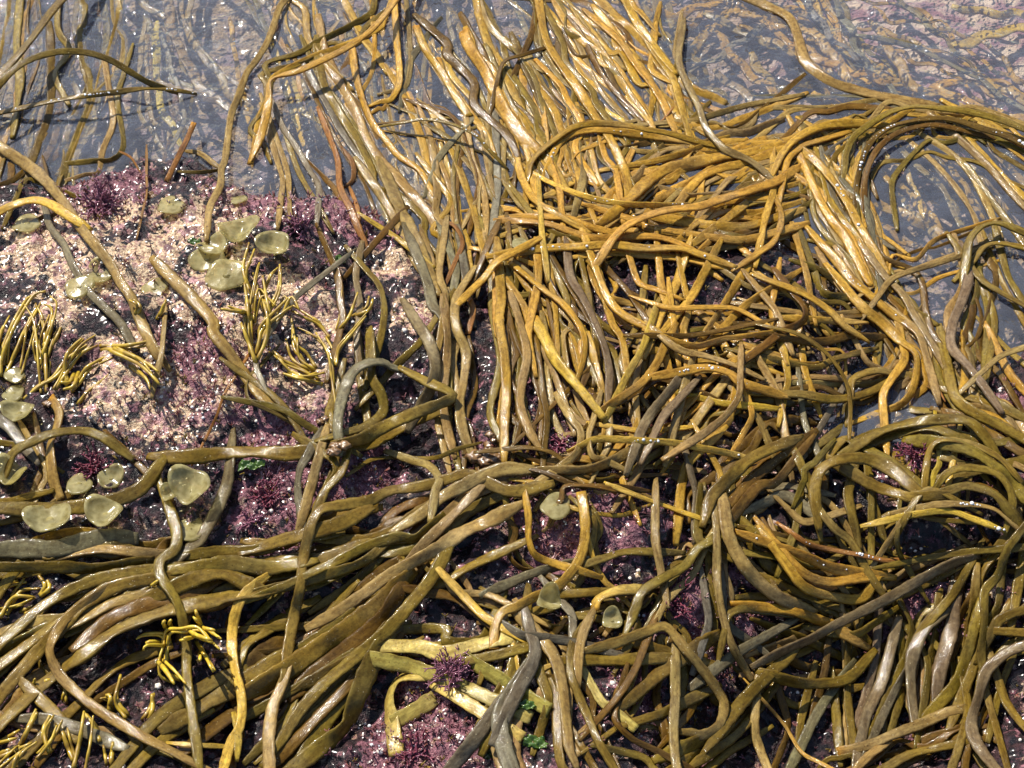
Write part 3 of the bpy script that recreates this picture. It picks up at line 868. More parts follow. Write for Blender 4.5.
bl 7 g 15 L4|118,560 150,590 175,620
bl 5 b 22|560,610 640,560 700,530 790,470
bl 5 b 20|600,680 680,620 790,560
bl 6 l 11 L3|720,445 740,400 790,365
bl 4 l 14|-20,500 40,440 120,380
bl 4 l 16|-20,420 60,390 140,350
bl 4 b 14|400,768 480,690 560,640
bl 4 g 13|-10,250 20,210 50,170
T 1 2
bl 8 t 16 L8|770,-10 690,30 620,60 560,100 490,140 400,190 330,240 260,290 180,335|pale tan strap fanning from the holdfast along the top of the near sheaf
bl 8 l 16 L7|578,95 550,160 510,220 460,280 400,350 340,400 270,460 200,520 130,600 70,695|olive strap branching from the fork and running down to the lower edge
bl 7 l 12 L5|540,30 480,80 430,75 340,100 260,140 180,175 100,215 -10,260
bl 7 t 13 L4|620,-20 560,40 515,85
bl 6 l 14 L4|500,-10 420,50 350,80 280,85 150,70
bl 6 l 13 L4|485,80 400,90 350,130 300,160 200,190 100,220 -10,245
bl 6 l 17 L4|-30,165 80,150 200,140 265,120
bl 7 l 16 L4|-20,115 60,90 150,65 250,35 320,0
bl 5 p 24 L3|450,200 350,300 200,400 100,470 -20,540
bl 5 g 20 L3|430,240 390,310 320,370 220,450 120,540
bl 6 l 9 L2|-30,352 80,345 180,335 245,275
bl 6 l 12 L3|275,428 200,480 100,540 -20,610
bl 6 l 12 L3|385,378 300,430 190,495
bl 6 l 21 L3|405,365 350,450 310,540 270,640 200,700 100,780
bl 5 l 15 L2|385,388 300,450 180,560 50,715
bl 5 b 15 L2|300,500 200,600 60,750
bl 4 b 15|260,440 180,560 120,650 40,740
bl 4 b 16|330,440 260,560 190,660 120,768
bl 4 l 14|110,300 40,340 -30,400
bl 4 b 14|420,200 300,300 180,380
bl 4 l 12|430,230 420,300 380,360
bm 7 k 17 L5|425,402 500,405 560,425 640,405 700,390|pale yellow-olive strap lying flat above the purple tufted weed
bm 7 k 17 L4|400,450 470,465 540,492
bm 6 k 20 L3|408,635 400,560 430,500 510,485|pale olive strap folded in a wedge beside the purple tufted weed
bm 6 k 18 L3 +|405,632 470,600 540,555
bm 6 k 16 L3|680,470 800,545
bm 6 k 16 L3|640,530 740,578
bm 6 k 15 L2|610,558 720,628
bm 8 y 10 L6|588,215 640,270 680,310 730,342
bm 6 t 10 L3|565,190 600,240 700,250 800,300
bm 6 l 12 L3|635,445 720,430 790,412
bm 8 g 21 L5|800,490 768,540 732,610 740,690 775,800|dark grey dotted strap bent down the lower edge, tall one of the pair
bm 7 g 20 L4|710,605 650,690 560,800|dark grey dotted strap slanting out of the lower edge, low one of the pair
bm 5 l 9|355,465 390,430 420,420
bm 5 b 12|510,240 600,260 690,330
bm 4 l 13|580,200 650,160 760,110
bm 9 o 13 L6 K|715,412 716,345 740,300 780,285 830,258 890,233 940,188 975,130 988,60 983,-10 975,-60|gold-tan strap with a blunt end snaking up out of the turf
T 2 2
bm 8 o 10 L6|40,-50 50,20 50,80 70,130 130,155 200,175 238,187
bm 6 y 7 L3|228,75 250,160 280,210 302,228
bm 8 t 11 L6|430,-5 430,80 440,140 450,195
bm 9 y 13 L8 K|248,295 260,260 320,235 395,232|bright gold bent end of a strap arching above the pink rock
bm 7 t 13 L4 +|250,285 215,360 200,430 200,525
bm 9 t 13 L8|240,412 320,390 400,360 440,345 470,350 520,410 570,470 620,540 637,580 620,640 570,670 535,662|tan strap bent into a wide tent shape over the lower tangle
bm 8 g 12 L5|-20,345 30,370 80,375 150,385 200,395 255,410
bm 7 t 16 L4|25,315 80,370 130,440 150,520 160,600 170,700 185,740
bm 8 g 19 L5|58,370 70,410 60,460 20,530 -20,615
bm 8 l 11 L6|215,340 180,400 175,480 200,550 230,620 260,690 320,790|olive strap running as a long S down to the lower edge
bm 8 b 11 L5|402,390 370,470 320,550 265,615
bm 7 b 9 L4|322,545 308,620 360,680 420,710 475,738
bm 8 t 13 L5|490,485 490,560 485,650 490,740 502,800
bm 8 l 13 L8|372,285 390,240 450,200 520,160 555,110 590,90
bm 7 t 9 L5|428,335 470,260 540,190 570,130
br 9 t 12 L10|608,-20 615,100 615,200 630,300 660,400 705,480|tan strap dropping steeply beside the broad grey bowed one
br 9 t 19 L10|635,-25 650,70 690,150 740,210 800,255 880,290|broad grey-tan strap bowed down beside the red rock
br 8 l 12 L12|638,360 650,310 700,290 790,298
br 8 l 19 L6|630,650 700,560 790,470
bm 6 l 18 L3|510,710 620,660 660,610
br 7 t 12 L4|735,540 728,640 740,700 775,790
bm 6 g 13 L3|-10,215 60,185 140,162
bm 6 l 12 L3|265,142 340,120 425,120
bm 6 g 11 L3|145,265 180,310 180,375
bm 6 l 12 L3|178,245 250,240 315,240
bm 6 l 12 L2|560,10 560,80 605,110
bm 6 l 16 L2|215,445 300,445 410,440
bm 5 l 16 L2|410,405 490,432 530,440
bm 5 l 18 L2|375,545 450,480 545,415
bm 6 g 14 L3|605,475 680,420 780,362
bm 5 l 15|535,740 640,680 700,620
bm 4 b 11|560,520 540,590 500,640
bm 5 l 13|80,480 110,560 90,640
bm 4 l 13|400,620 460,600 540,560
bm 5 l 12|330,290 380,330 350,400
bm 5 g 13|580,250 590,330 570,400
br 5 g 13|630,250 640,330 700,380
bm 5 k 11|240,520 270,570 300,590
bm 5 l 12|330,720 400,740 440,790
bm 4 y 8|10,440 30,500 70,480
br 5 l 14|600,720 680,660 760,560
br 4 l 14|590,768 650,720 700,690
T 3 2
br 9 r 10 L8 D|55,52 120,95 200,115 280,130 350,145 400,142|pinkish brown strap with a pointed end and a violet-white glint
br 9 l 11 L8|405,152 500,135 600,120 715,110
br 9 p 14 L8|600,140 560,150 490,185 420,225 350,265 270,305 200,340 130,380 60,410 -20,450|grey-tan strap running diagonally up across the hanging straps
br 8 l 13 L8|790,20 720,110 690,190 650,240 650,330 640,430 652,495
br 8 o 14 L8|-10,70 50,150 110,225 200,255 280,260 315,218|gold-olive strap in a low bowl-shaped curve above the hanging straps
br 7 o 14 L7 D|-10,90 100,130 200,170 290,185
br 7 o 14 L6|20,90 100,180 180,210 265,200
br 8 o 15 L7|-20,285 80,300 190,340 225,362
br 6 l 13 L5|195,362 260,370 318,335
br 8 l 15 L9|-5,485 80,510 160,515 240,500 300,440|olive strap sagging in a shallow curve over dark gaps
br 8 l 12 L6|145,-20 200,50 250,90 300,180 345,248
br 8 t 8 L6|425,-10 380,60 338,125
br 8 l 8 L6|392,10 390,110 435,195
br 6 l 10 L3|310,-20 310,110
br 6 l 13 L4|395,265 430,340 415,430 370,530 330,620 295,690
br 6 p 18 L5|535,285 470,350 432,440 430,540 440,630
br 6 p 19 L5|562,225 552,340 522,450 505,550
br 6 l 17 L4|632,295 600,420 560,520 480,610
br 6 p 15 L4|370,405 340,510 300,600 278,690
br 6 l 12 L4|605,160 560,240 505,305
br 5 l 14 L3|640,335 620,450 575,570
br 6 g 12 L4|385,530 350,600 318,670
br 5 l 12 L2|240,390 240,560 255,690
br 5 l 12 L2|200,560 210,670
br 5 b 12 L2|180,400 170,480 150,560
br 5 g 15 L2|95,710 150,600 205,520
br 5 l 13 L3|440,380 480,450 470,560 460,620
br 4 p 14|330,340 320,450 290,560
br 4 l 12|400,430 400,540 380,620
br 4 l 12|120,540 100,620 90,700
br 4 b 12|580,310 500,480 470,590
br 9 p 16 L12|800,390 720,420 670,460 650,490 630,560 610,640 630,700 690,780|purplish grey banded strap bent like a pipe in the low corner
br 8 t 15 L8 K|208,722 300,700 370,670 450,640 540,600 595,590|blunt ended grey-tan strap lying across the foot of the hanging ones
br 8 t 13 L7 +|250,785 310,725 370,685
br 7 l 13 L5|320,790 420,730 520,705
br 9 o 6 L5|-10,570 50,640 100,720 155,752|thin tan strap curving out of the dark gap near the lower edge
br 7 l 7 L4|140,790 175,745 215,738
br 6 l 13 L4|690,500 720,580 790,670
br 6 l 12 L4|660,560 700,700 725,790
br 7 l 13 L8|800,285 700,320 665,375
br 7 l 12 L6|800,365 700,358
br 6 l 13 L3|592,530 600,600 580,680 545,790
br 5 l 12|700,200 690,280 660,330
br 5 l 12|760,160 740,280
br 4 b 12|640,620 600,700 590,780
br 4 l 12|740,420 700,520 680,600
br 4 b 12|40,560 60,650 30,740
br 5 l 12|90,0 80,60 60,110
br 5 t 11|60,-10 110,30 190,10
"""

TINTS = dict(o=(0.52, 0.305, 0.042), y=(0.62, 0.42, 0.06), l=(0.235, 0.158, 0.024), t=(0.36, 0.240, 0.075), b=(0.17, 0.092, 0.014), p=(0.24, 0.175, 0.085), g=(0.215, 0.185, 0.11),
             r=(0.33, 0.15, 0.035), k=(0.50, 0.40, 0.10))
COLOUR_WORD = dict(o="gold", y="pale yellow", l="olive", t="tan", b="brown", p="purplish grey", g="grey", r="reddish brown", k="pale olive")

def parse():
    out = []; ox = oy = 0
    for line in TRACE.strip().splitlines():
        if line.startswith("T "):
            _, c, r = line.split(); ox, oy = int(c) * 256, int(r) * 256; continue
        f = line.split("|")
        h = f[0].split()
        P = np.array([[float(v) for v in q.split(",")] for q in f[1].split()]) / 3.0 + (ox, oy)
        s = dict(bundle=h[0], layer=int(h[1]), col=h[2], w=float(h[3]), flags=h[4:], P=P, label=f[2].strip() if len(f) > 2 else None, lift=0.0, rise=0.0)
        for g in h[4:]:
            if g[0] == 'L': s["lift"] = float(g[1:]) * 1e-3
            if g[0] == 'E': s["rise"] = float(g[1:]) * 1e-3
        out.append(s)
    return out
STRAPS = parse()

def resample(P, step=1.0):
    """Catmull-Rom through P, evenly spaced"""
    P = np.asarray(P, float)
    if len(P) == 2: P = np.array([P[0], (P[0] + P[1]) / 2, P[1]])
    Q = np.vstack([2 * P[0] - P[1], P, 2 * P[-1] - P[-2]])
    pts = []
    t = np.linspace(0, 1, 14, endpoint=False)[:, None]
    for i in range(1, len(Q) - 2):
        a, b, c, d = Q[i - 1], Q[i], Q[i + 1], Q[i + 2]
        pts.append(0.5 * (2 * b + (c - a) * t + (2 * a - 5 * b + 4 * c - d) * t ** 2 + (3 * b - a - 3 * c + d) * t ** 3))
    pts = np.vstack(pts + [P[-1:]])
    s = np.r_[0, np.cumsum(np.hypot(*np.diff(pts, axis=0).T))]
    n = max(6, int(s[-1] / step) + 1)
    u = np.linspace(0, s[-1], n)
    return np.stack([np.interp(u, s, pts[:, 0]), np.interp(u, s, pts[:, 1])], -1)

def gauss(a, sig):
    if sig < 0.3 or len(a) < 4: return a
    r = min(int(3 * sig) + 1, len(a) - 1)
    k = np.exp(-0.5 * (np.arange(-r, r + 1) / sig) ** 2); k /= k.sum()
    return np.convolve(np.pad(a, r, mode='edge'), k, mode='valid')

def maxfilt(a, r):
    p = np.pad(a, r, mode='edge')
    return np.max(np.stack([p[i:i + len(a)] for i in range(2 * r + 1)]), 0)

# height of whatever already lies on the shore, kept on a fine grid while the straps are laid down one by one
HX0, HY0, HS = -0.62, -0.46, 0.0015
HNX, HNY = int(1.24 / HS), int(1.12 / HS)
hgx = HX0 + HS * np.arange(HNX); hgy = HY0 + HS * np.arange(HNY)
BX, BY = np.meshgrid(hgx, hgy)
BASE = terrain(BX, BY)
H = BASE.copy()

def cell(x, y):
    return np.clip(((x - HX0) / HS + 0.5).astype(int), 0, HNX - 1), np.clip(((y - HY0) / HS + 0.5).astype(int), 0, HNY - 1)

PILE = 0.055
def lay(s, step=4.0):
    """lay one strap on the pile: returns its centre line in the place and its half widths"""
    q = resample(s["P"], step); n = len(q)
    fl0 = s["flags"]
    if 'K' not in fl0 and s["rise"] == 0 and not s["child"]:
        # run both ends on under whatever covers them
        ext = 34 if s["len"] < 110 else 14
        if s["label"] and s["thing"] and " tip" in str(s["label"]): ext = 0
        m = max(2, int(ext / step))
        if ext:
            outside = lambda v: v[0] < 4 or v[0] > 1020 or v[1] < 4 or v[1] > 764
            d0 = (q[0] - q[min(4, n - 1)]); d0 /= np.linalg.norm(d0); d1 = (q[-1] - q[max(-5, -n)]); d1 /= np.linalg.norm(d1)
            run = lambda v: np.arange(1, (int(90 / step) if outside(v) else m) + 1)[:, None] * step
            q = np.vstack([q[0] + d0 * run(q[0])[::-1], q, q[-1] + d1 * run(q[-1])]); n = len(q)
    if 'S' in fl0:
        T0 = np.gradient(q, axis=0); T0 /= np.linalg.norm(T0, axis=1)[:, None] + 1e-9
        q = q + np.stack([-T0[:, 1], T0[:, 0]], -1) * ((0.7 if s["bundle"] in ("pl", "tc") else 2.0) * np.sin(np.arange(n) * 0.75 + s["seed"] * 50) * (0.4 + vnoise(np.arange(n) * .2, np.zeros(n), int(s["seed"] * 99))))[:, None]
    pm = at(q[:, 0], q[:, 1], 0.0); pooled = pool_sd(pm[:, 0], pm[:, 1]) > 0.004
    pooled_any = pooled
    fl = s["flags"]; S = 'S' in fl; Fl = 'F' in fl
    seed = s["seed"]
    z = np.zeros(n)
    T = np.gradient(q, axis=0); T /= np.linalg.norm(T, axis=1)[:, None] + 1e-9
    nrm = np.stack([-T[:, 1], T[:, 0]], -1)
    sc0 = px_size(at(q[:, 0], q[:, 1], 0.0))
    th = np.mean(s["w"] * sc0) * (0.10 if s['col'] == 'k' else 0.17 if s['bundle'] in ('bl', 'na') else 0.20)
    for it in range(3):
        g = None
        for k in (-0.36, 0.0, 0.36):
            qq = q + nrm * (k * s["w"])
            p = at(qq[:, 0], qq[:, 1], z)
            i, j = cell(p[:, 0], p[:, 1])
            b = BASE[j, i]
            e = np.maximum(H[j, i] - b, 0)
            e = PILE * (1 - np.exp(-e / PILE)) if it >= 0 else e
            v = b + e
            g = v if g is None else np.maximum(g, v)
        base = g
        if S: base = np.maximum(g, -0.009 + 0.004 * (seed % 1) if s['layer'] >= 0 else -0.018)
        elif Fl: base = np.maximum(g, -0.0035 + 0.005 * (seed % 1))
        else: base = np.where(pooled, np.maximum(g, -0.001 + 0.002 * (seed % 1)), g)
        r = 2 if len(base) > 8 else 1
        zz = gauss(maxfilt(base, r), 2.4)
        if S: zz = np.minimum(zz, (-0.0030 - 0.0030 * ((seed * 7.3) % 1)) if s['layer'] >= 0 else (-0.005 if s['bundle'] == 'ur' else -0.009) - 0.004 * ((seed * 7.3) % 1)) + (0 if s['bundle'] in ('pl', 'tc') else 0.0012) * np.sin(np.arange(n) * 0.55 + seed * 40)
        elif Fl: zz = np.minimum(zz, -0.0055 + 0.0085 * ((seed * 7.3) % 1)) if s["layer"] <= 2 else np.minimum(zz, -0.002 + 0.010 * ((seed * 7.3) % 1)) if s["layer"] == 3 else zz
        t = np.linspace(0, 1, n)
        zz = zz + s["lift"] * (0.55 if s["bundle"] in ("br", "bm", "bl", "na") else 1.0) * np.sin(math.pi * np.clip(t, 0, 1)) ** 0.8 + s["rise"] * t ** 1.4
        z = zz + th * 0.5
    p = at(q[:, 0], q[:, 1], z)
    hw = 0.5 * s["w"] * (0.77 if s["bundle"] in ("tc", "tm", "tr", "cg", "rg", "ar") else 0.84 if s["bundle"] == "br" else 0.98 if s["col"] == "k" else 1.02 if s["bundle"] == "bl" else 0.92) * px_size(p)
    # width breathing and tips
    t = np.linspace(0, 1, n)
    hw = hw * (0.95 + 0.22 * (vnoise(np.arange(n) * 0.11 + seed * 91, np.zeros(n), 3) - 0.5))
    tp = 0.0 if s["col"] == "k" else 0.30 * ((seed * 9.7) % 1)
    hw = hw * (0.72 if s["col"] == "r" else 1.0) * (1 - tp * (t if (seed * 17.3) % 1 > 0.5 else 1 - t) ** 1.5) * (1 + 0.10 * np.clip(vnoise(np.arange(n) * 0.45 + seed * 33, np.zeros(n), 13) - 0.6, -.3, 1))
    if 'K' not in fl and s["col"] != 'k':
        Ls = np.r_[0, np.cumsum(np.linalg.norm(np.diff(p, axis=0), axis=1))]
        tip = min(0.018, 0.3 * Ls[-1])
        for d in (Ls, Ls[-1] - Ls):
            hw = hw * (0.55 + 0.45 * smooth01(d / tip) ** 0.7)
    thk = np.minimum(th * (0.9 + 0.3 * (seed * 3.7 % 1)), hw * 1.2)
    # stamp
    if not s.get("ghost"):
        for k in np.linspace(-0.8, 0.8, 5):
            qq = q + nrm * (k * 0.5 * s["w"])
            m_ = 3
            for f in np.arange(m_) / m_:
                qa = qq[:-1] * (1 - f) + qq[1:] * f
                za = z[:-1] * (1 - f) + z[1:] * f
                pp = at(qa[:, 0], qa[:, 1], za)
                i, j = cell(pp[:, 0], pp[:, 1])
                top = za + th * 0.30 * (1 - k * k) - s["lift"] * np.sin(math.pi * np.linspace(0, 1, len(za))) * 0.6
                np.maximum.at(H, (j, i), top)
    return p, hw, thk

KR = 12
def strap_mesh_data(p, hw, thk, seed, tint, wobble=0.42, blunt=0):
    """a leathery ribbon with rounded edges and a shallow channel, rolling slightly along its length"""
    n = len(p)
    # refine
    T = np.gradient(p, axis=0); T /= np.linalg.norm(T, axis=1)[:, None] + 1e-12
    ref = np.array([0.0, -0.42, 0.91])
    Nn = ref - T * (T @ ref)[:, None]
    ln = np.linalg.norm(Nn, axis=1)[:, None]
    Nn = np.where(ln > 0.15, Nn / np.maximum(ln, 1e-6), np.array([0, -1.0, 0]))
    for ax in range(3): Nn[:, ax] = gauss(Nn[:, ax], 1.5)
    Nn = Nn - T * np.sum(T * Nn, 1)[:, None]; Nn /= np.linalg.norm(Nn, axis=1)[:, None] + 1e-12
    B = np.cross(T, Nn)
    s = np.r_[0, np.cumsum(np.linalg.norm(np.diff(p, axis=0), axis=1))]
    roll = wobble * 2.0 * (vnoise(s * 22 + seed * 57, np.zeros(n), 9) - 0.5) + wobble * 0.9 * (vnoise(s * 60 + seed * 31, np.zeros(n), 19) - 0.5) + (seed * 13.7 % 1 - 0.5) * 0.5
    # a ribbon bends across its flat face: lean it into tight sideways bends
    dT = np.gradient(T, axis=0) / np.maximum(np.gradient(s), 1e-6)[:, None]
    kb = gauss(np.sum(dT * B, 1), 3.0)
    roll = roll - 0.55 * np.tanh(kb * 0.030)
    c, d = np.cos(roll)[:, None], np.sin(roll)[:, None]
    N2 = Nn * c + B * d; B2 = B * c - Nn * d
    th = np.linspace(0, 2 * math.pi, KR, endpoint=False)
    cx = np.sign(np.cos(th)) * np.abs(np.cos(th)) ** 0.70
    cy = np.sign(np.sin(th)) * np.abs(np.sin(th)) ** 0.6
    chan = 0.22 * (seed * 5.1 % 1)
    cyy = cy * (1 - chan * (1 - cx * cx) * (cy > 0))
    ed = 1 + 0.05 * np.sin(s[:, None] * 600 + th[None] * 2 + seed * 20) + 0.09 * (vnoise(np.broadcast_to(s[:, None] * 300, (n, KR)), np.broadcast_to(th[None] * 1.0 + seed * 10, (n, KR)), 41) - 0.5)
    V = p[:, None] + B2[:, None] * (cx[None] * hw[:, None] * ed)[..., None] + N2[:, None] * (cyy[None] * 0.5 * thk[:, None] * ed)[..., None]
    i = np.arange(n - 1)[:, None] * KR; k = np.arange(KR)[None]; k2 = (k + 1) % KR
    F = np.stack([i + k, i + k2, i + KR + k2, i + KR + k], -1).reshape(-1, 4)
    V = V.reshape(-1, 3)
    caps0 = [list(range(KR))[::-1], list(range((n - 1) * KR, n * KR))]
    vec = np.stack([np.repeat(s, KR) + seed * 37.0, np.tile(cx, n) + seed * 11.0, np.full(n * KR, seed)], -1)
    g = rng.normal(1.0, 0.10)
    col = np.array(tint) * g * np.array([1 + rng.normal(0, .04), 1.0, 1 + rng.normal(0, .10)])
    along = vnoise(s * 26 + seed * 17, np.zeros(n), 51)[:, None]
    grey = np.array([0.20, 0.165, 0.11]) * (col.mean() / 0.15)
    m = smooth01((along - 0.55) / 0.35) * 0.18
    cc = col[None] * (1 - m) + grey[None] * m
    if blunt:
        e_ = np.exp(-(s if blunt > 0 else s[-1] - s) / 0.005)[:, None] * 0.8
        cc = cc * (1 - e_) + np.array([0.62, 0.30, 0.03]) * e_
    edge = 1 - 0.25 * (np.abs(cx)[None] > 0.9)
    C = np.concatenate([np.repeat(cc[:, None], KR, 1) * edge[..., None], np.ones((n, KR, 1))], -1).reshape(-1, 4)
    return V, F, caps0, vec, C

# which straps become things of their own: the named ones and those that show largest, about 300 in all
for k, s in enumerate(STRAPS):
    if s["bundle"] in ("bl",) and s["col"] in "pgb" and not s["label"]: s["col"] = "b" if k % 3 == 0 else "l"
    s["seed"] = random.random(); s["k"] = k
    q = resample(s["P"], 4.0)
    inside = ((q[:, 0] > 0) & (q[:, 0] < 1024) & (q[:, 1] > 0) & (q[:, 1] < 768)).sum()
    s["show"] = inside * 4.0 * s["w"] * (0.35 + 0.11 * s["layer"]) * (0.7 if 'S' in s["flags"] else 1)
    s["child"] = '+' in s["flags"]
    s["mid"] = np.median(np.clip(q, 0, 1024), axis=0)
    T = np.diff(q, axis=0); L_ = np.hypot(*T.T).sum(); ch = np.hypot(*(q[-1] - q[0]))
    s["len"] = inside * 4.0; s["bend"] = L_ / max(ch, 1)
MAX_THINGS = 296
order = sorted([s for s in STRAPS if not s["child"]], key=lambda s: (s["label"] is None, -s["show"]))
for r, s in enumerate(order): s["thing"] = r < MAX_THINGS
prev = None
for s in STRAPS:
    if not s["child"]: prev = s
    else: s["owner"] = prev; s["thing"] = prev["thing"]; s["layer"] = prev["layer"]

# labels
PHRASE = dict(pl="under the pool behind the rock", ul="over the pool at its left", tc="in the sheaf beside the rock", tm="in the middle gold sheaf", tr="sweeping across the sheaf",
              ur="in the shallow mauve-bedded pool", ar="in the arches over the pool", rg="beside the pool's lower end", lm="on the crusted rock", cm="round the dark cluster",
              cv="hanging down the rock face", cg="in the central gold tangle", na="in the nested loops", bl="in the low olive sheaf", bm="in the lower middle tangle", br="among the straps hanging lowest")
GROUP = dict(pl="straps under the pool behind the rock", ul="straps over the pool corner", tc="straps of the sheaf trailing into the pool", tm="straps of the middle gold sheaf", tr="straps of the gold sweep",
             ur="straps in the shallow mauve pool", ar="straps of the arches over the pool", rg="straps beside the pool's lower end", lm="straps on the crusted rock", cm="straps round the dark cluster",
             cv="straps hanging down the rock face", cg="straps of the central tangle", na="straps of the nested loops", bl="straps of the olive sheaf", bm="straps of the lower middle tangle", br="straps hanging lowest")
AXIS = dict(tr="top", ur="top", na="top", bl="top", ul="top", cm="top")
ORD = ["", "first", "second", "third", "fourth", "fifth", "sixth", "seventh", "eighth", "ninth", "tenth", "eleventh", "twelfth", "thirteenth", "fourteenth", "fifteenth", "sixteenth", "seventeenth", "eighteenth", "nineteenth", "twentieth", "21st", "22nd", "23rd", "24th", "25th", "26th", "27th", "28th", "29th", "30th"]
def describe(s):
    size = "narrow" if s["w"] < 10 else "broad" if s["w"] >= 14 else ""
    shape = "short" if s["len"] < 60 else "curled" if s["bend"] > 1.5 else "bowed" if s["bend"] > 1.10 else "straight"
    return " ".join(x for x in (size, shape, COLOUR_WORD[s["col"]]) if x)
sub = {}
for s in STRAPS:
    if s["thing"] and not s["child"] and not s["label"]: sub.setdefault((s["bundle"], describe(s)), []).append(s)
for (b, d), v in sub.items():
    a = AXIS.get(b, "left")
    v.sort(key=lambda s: s["mid"][1 if a == "top" else 0])
    for r, s in enumerate(v):
        if len(v) > 1 and len(f"{ORD[r + 1]} from {a} of the {d} straps {PHRASE[b]}".split()) > 16: s["label"] = f"{ORD[r + 1]} of the {d} straps {PHRASE[b]}, from {a}"
        elif len(v) == 1: s["label"] = f"the one {d} strap {PHRASE[b]}"
        else: s["label"] = f"{ORD[r + 1]} from {a} of the {d} straps {PHRASE[b]}"

DROPS = []
under = [[], [], [], [], 0]
EXTRA = []
# first the unseen depth of the pile: dull straps that follow the bundles, underneath everything
for s in STRAPS:
    if s["bundle"] in ("tc", "tm", "tr", "cg", "rg", "br", "bl", "bm", "na", "ar", "pl", "ur") and s["len"] > 85 and not s["child"]:
        for rep in range({'tm': 3, 'tc': 3, 'br': 3, 'cg': 4, 'tr': 3, 'rg': 4, 'bl': 1, 'bm': 2, 'na': 2, 'ur': 4, 'ar': 4, 'pl': 3}.get(s["bundle"], 1)):
            P = s["P"] + rng.normal(0, 13, 2) + rng.normal(0, 5.0, s["P"].shape)
            c = rng.choice(list("oool")) if s["bundle"] == "ur" else rng.choice(list("oltb")) if s["bundle"] in ("tc", "tm", "tr", "cg", "ar", "rg") else rng.choice(list("lbtl"))
            EXTRA.append(dict(bundle=s["bundle"], layer=-1, col=c, w=s["w"] * 0.8, flags=['S'] if 'S' in s["flags"] else ((['S'] if s['bundle'] in ('ur', 'ar') or (s['bundle'] == 'pl' and rep == 1) else ['F']) if 'F' in s["flags"] else []), P=P, lift=0.0, rise=0.0, seed=random.random(), thing=False, child=False, len=s["len"], label=None))
order = EXTRA + sorted(STRAPS, key=lambda s: s["layer"])
made = {}
for s in order:
    p, hw, thk = lay(s)
    Vv, Ff, caps0, vec, C = strap_mesh_data(p, hw, thk, s["seed"], TINTS[s["col"]], 0.30 if 'S' in s["flags"] else 0.46, (-1 if s["rise"] else 1) if 'K' in s["flags"] else 0)
    if 'D' in s["flags"]:
        for k in range(2, len(p) - 1):
            dens = 1.6 if "white water drops" in (s["label"] or "") else 0.9
            for _ in range(3):
                if rng.random() < dens * max(0, vnoise(np.array([k * 0.21 + s["seed"] * 70]), np.zeros(1), 61)[0] - 0.5):
                    f = rng.random(); lat = rng.normal(0, .25) * hw[k]
                    DROPS.append((p[k] * (1 - f) + p[k + 1] * f + np.array([lat * .7, lat * .7, thk[k] * 0.46]), float(np.clip(rng.lognormal(-7.35, .45), .0003, .0017))))
    if not s["thing"]:
        o = under[4]
        under[0].append(Vv); under[1] += (Ff + o).tolist() + [[i + o for i in c] for c in caps0]; under[2].append(vec); under[3].append(C); under[4] += len(Vv)
        continue
    base = p[0].copy()
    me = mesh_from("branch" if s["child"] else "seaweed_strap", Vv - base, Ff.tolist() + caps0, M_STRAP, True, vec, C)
    if s["child"]:
        par = made[s["owner"]["k"]]
        ob = link("branch", me, par, base - np.array(par.location))
    else:
        ob = link("seaweed_strap", me, None, base)
        tag(ob, s["label"], "seaweed", GROUP[s["bundle"]])
        made[s["k"]] = ob
um = mesh_from("seaweed_tangle", np.vstack(under[0]), under[1], M_STRAP, True, np.vstack(under[2]), np.vstack(under[3]))
ut = link("seaweed_tangle", um)
ut["kind"] = "stuff"; ut["label"] = "smaller straps of weed lying between and under the larger ones"

# ------------------------------------------------------------------ small weed: tubes, twigs, tufts, discs
def tube_data(p, r, k=6):
    p = np.asarray(p, float); n = len(p)
    T = np.gradient(p, axis=0); T /= np.linalg.norm(T, axis=1)[:, None] + 1e-12
    ref = np.array([0.31, -0.5, 0.8]); Nn = np.cross(T, ref); Nn /= np.linalg.norm(Nn, axis=1)[:, None] + 1e-9
    B = np.cross(T, Nn)
    th = np.linspace(0, 2 * math.pi, k, endpoint=False)
    r = np.broadcast_to(np.asarray(r, float), (n,))
    V = p[:, None] + (Nn[:, None] * np.cos(th)[None, :, None] + B[:, None] * np.sin(th)[None, :, None]) * r[:, None, None]
    i = np.arange(n - 1)[:, None] * k; a = np.arange(k)[None]; b = (a + 1) % k
    F = np.stack([i + a, i + b, i + k + b, i + k + a], -1).reshape(-1, 4).tolist()
    F += [list(range(k))[::-1], list(range((n - 1) * k, n * k))]
    return V.reshape(-1, 3), F

def ground(px, py):
    z = 0.0
    for _ in range(4):
        p = at(px, py, z); i, j = cell(p[:1] if p.ndim == 1 else p[:, 0], p[1:2] if p.ndim == 1 else p[:, 1])
        z = float(H[j, i][0])
    return np.array(at(px, py, z))

def tile(c, r, pts):
    return np.array([[float(v) for v in q.split(",")] for q in pts.split()]) / 3.0 + (c * 256, r * 256)

def twig(px_pts, w, z0, rise, seed=0.0):
    """a small tube traced from base to tip, rising off the ground by `rise`"""
    q = resample(px_pts, 3.0); n = len(q)
    t = np.linspace(0, 1, n)
    z = z0 + rise * np.sin(t * math.pi * 0.55) + 0.0012 * np.sin(t * 9 + seed * 20)
    p = at(q[:, 0], q[:, 1], z)
    r = 0.5 * w * px_size(p) * (1.0 - 0.45 * t ** 3) * (1 + 0.12 * np.sin(t * 23 + seed * 9))
    return p, r

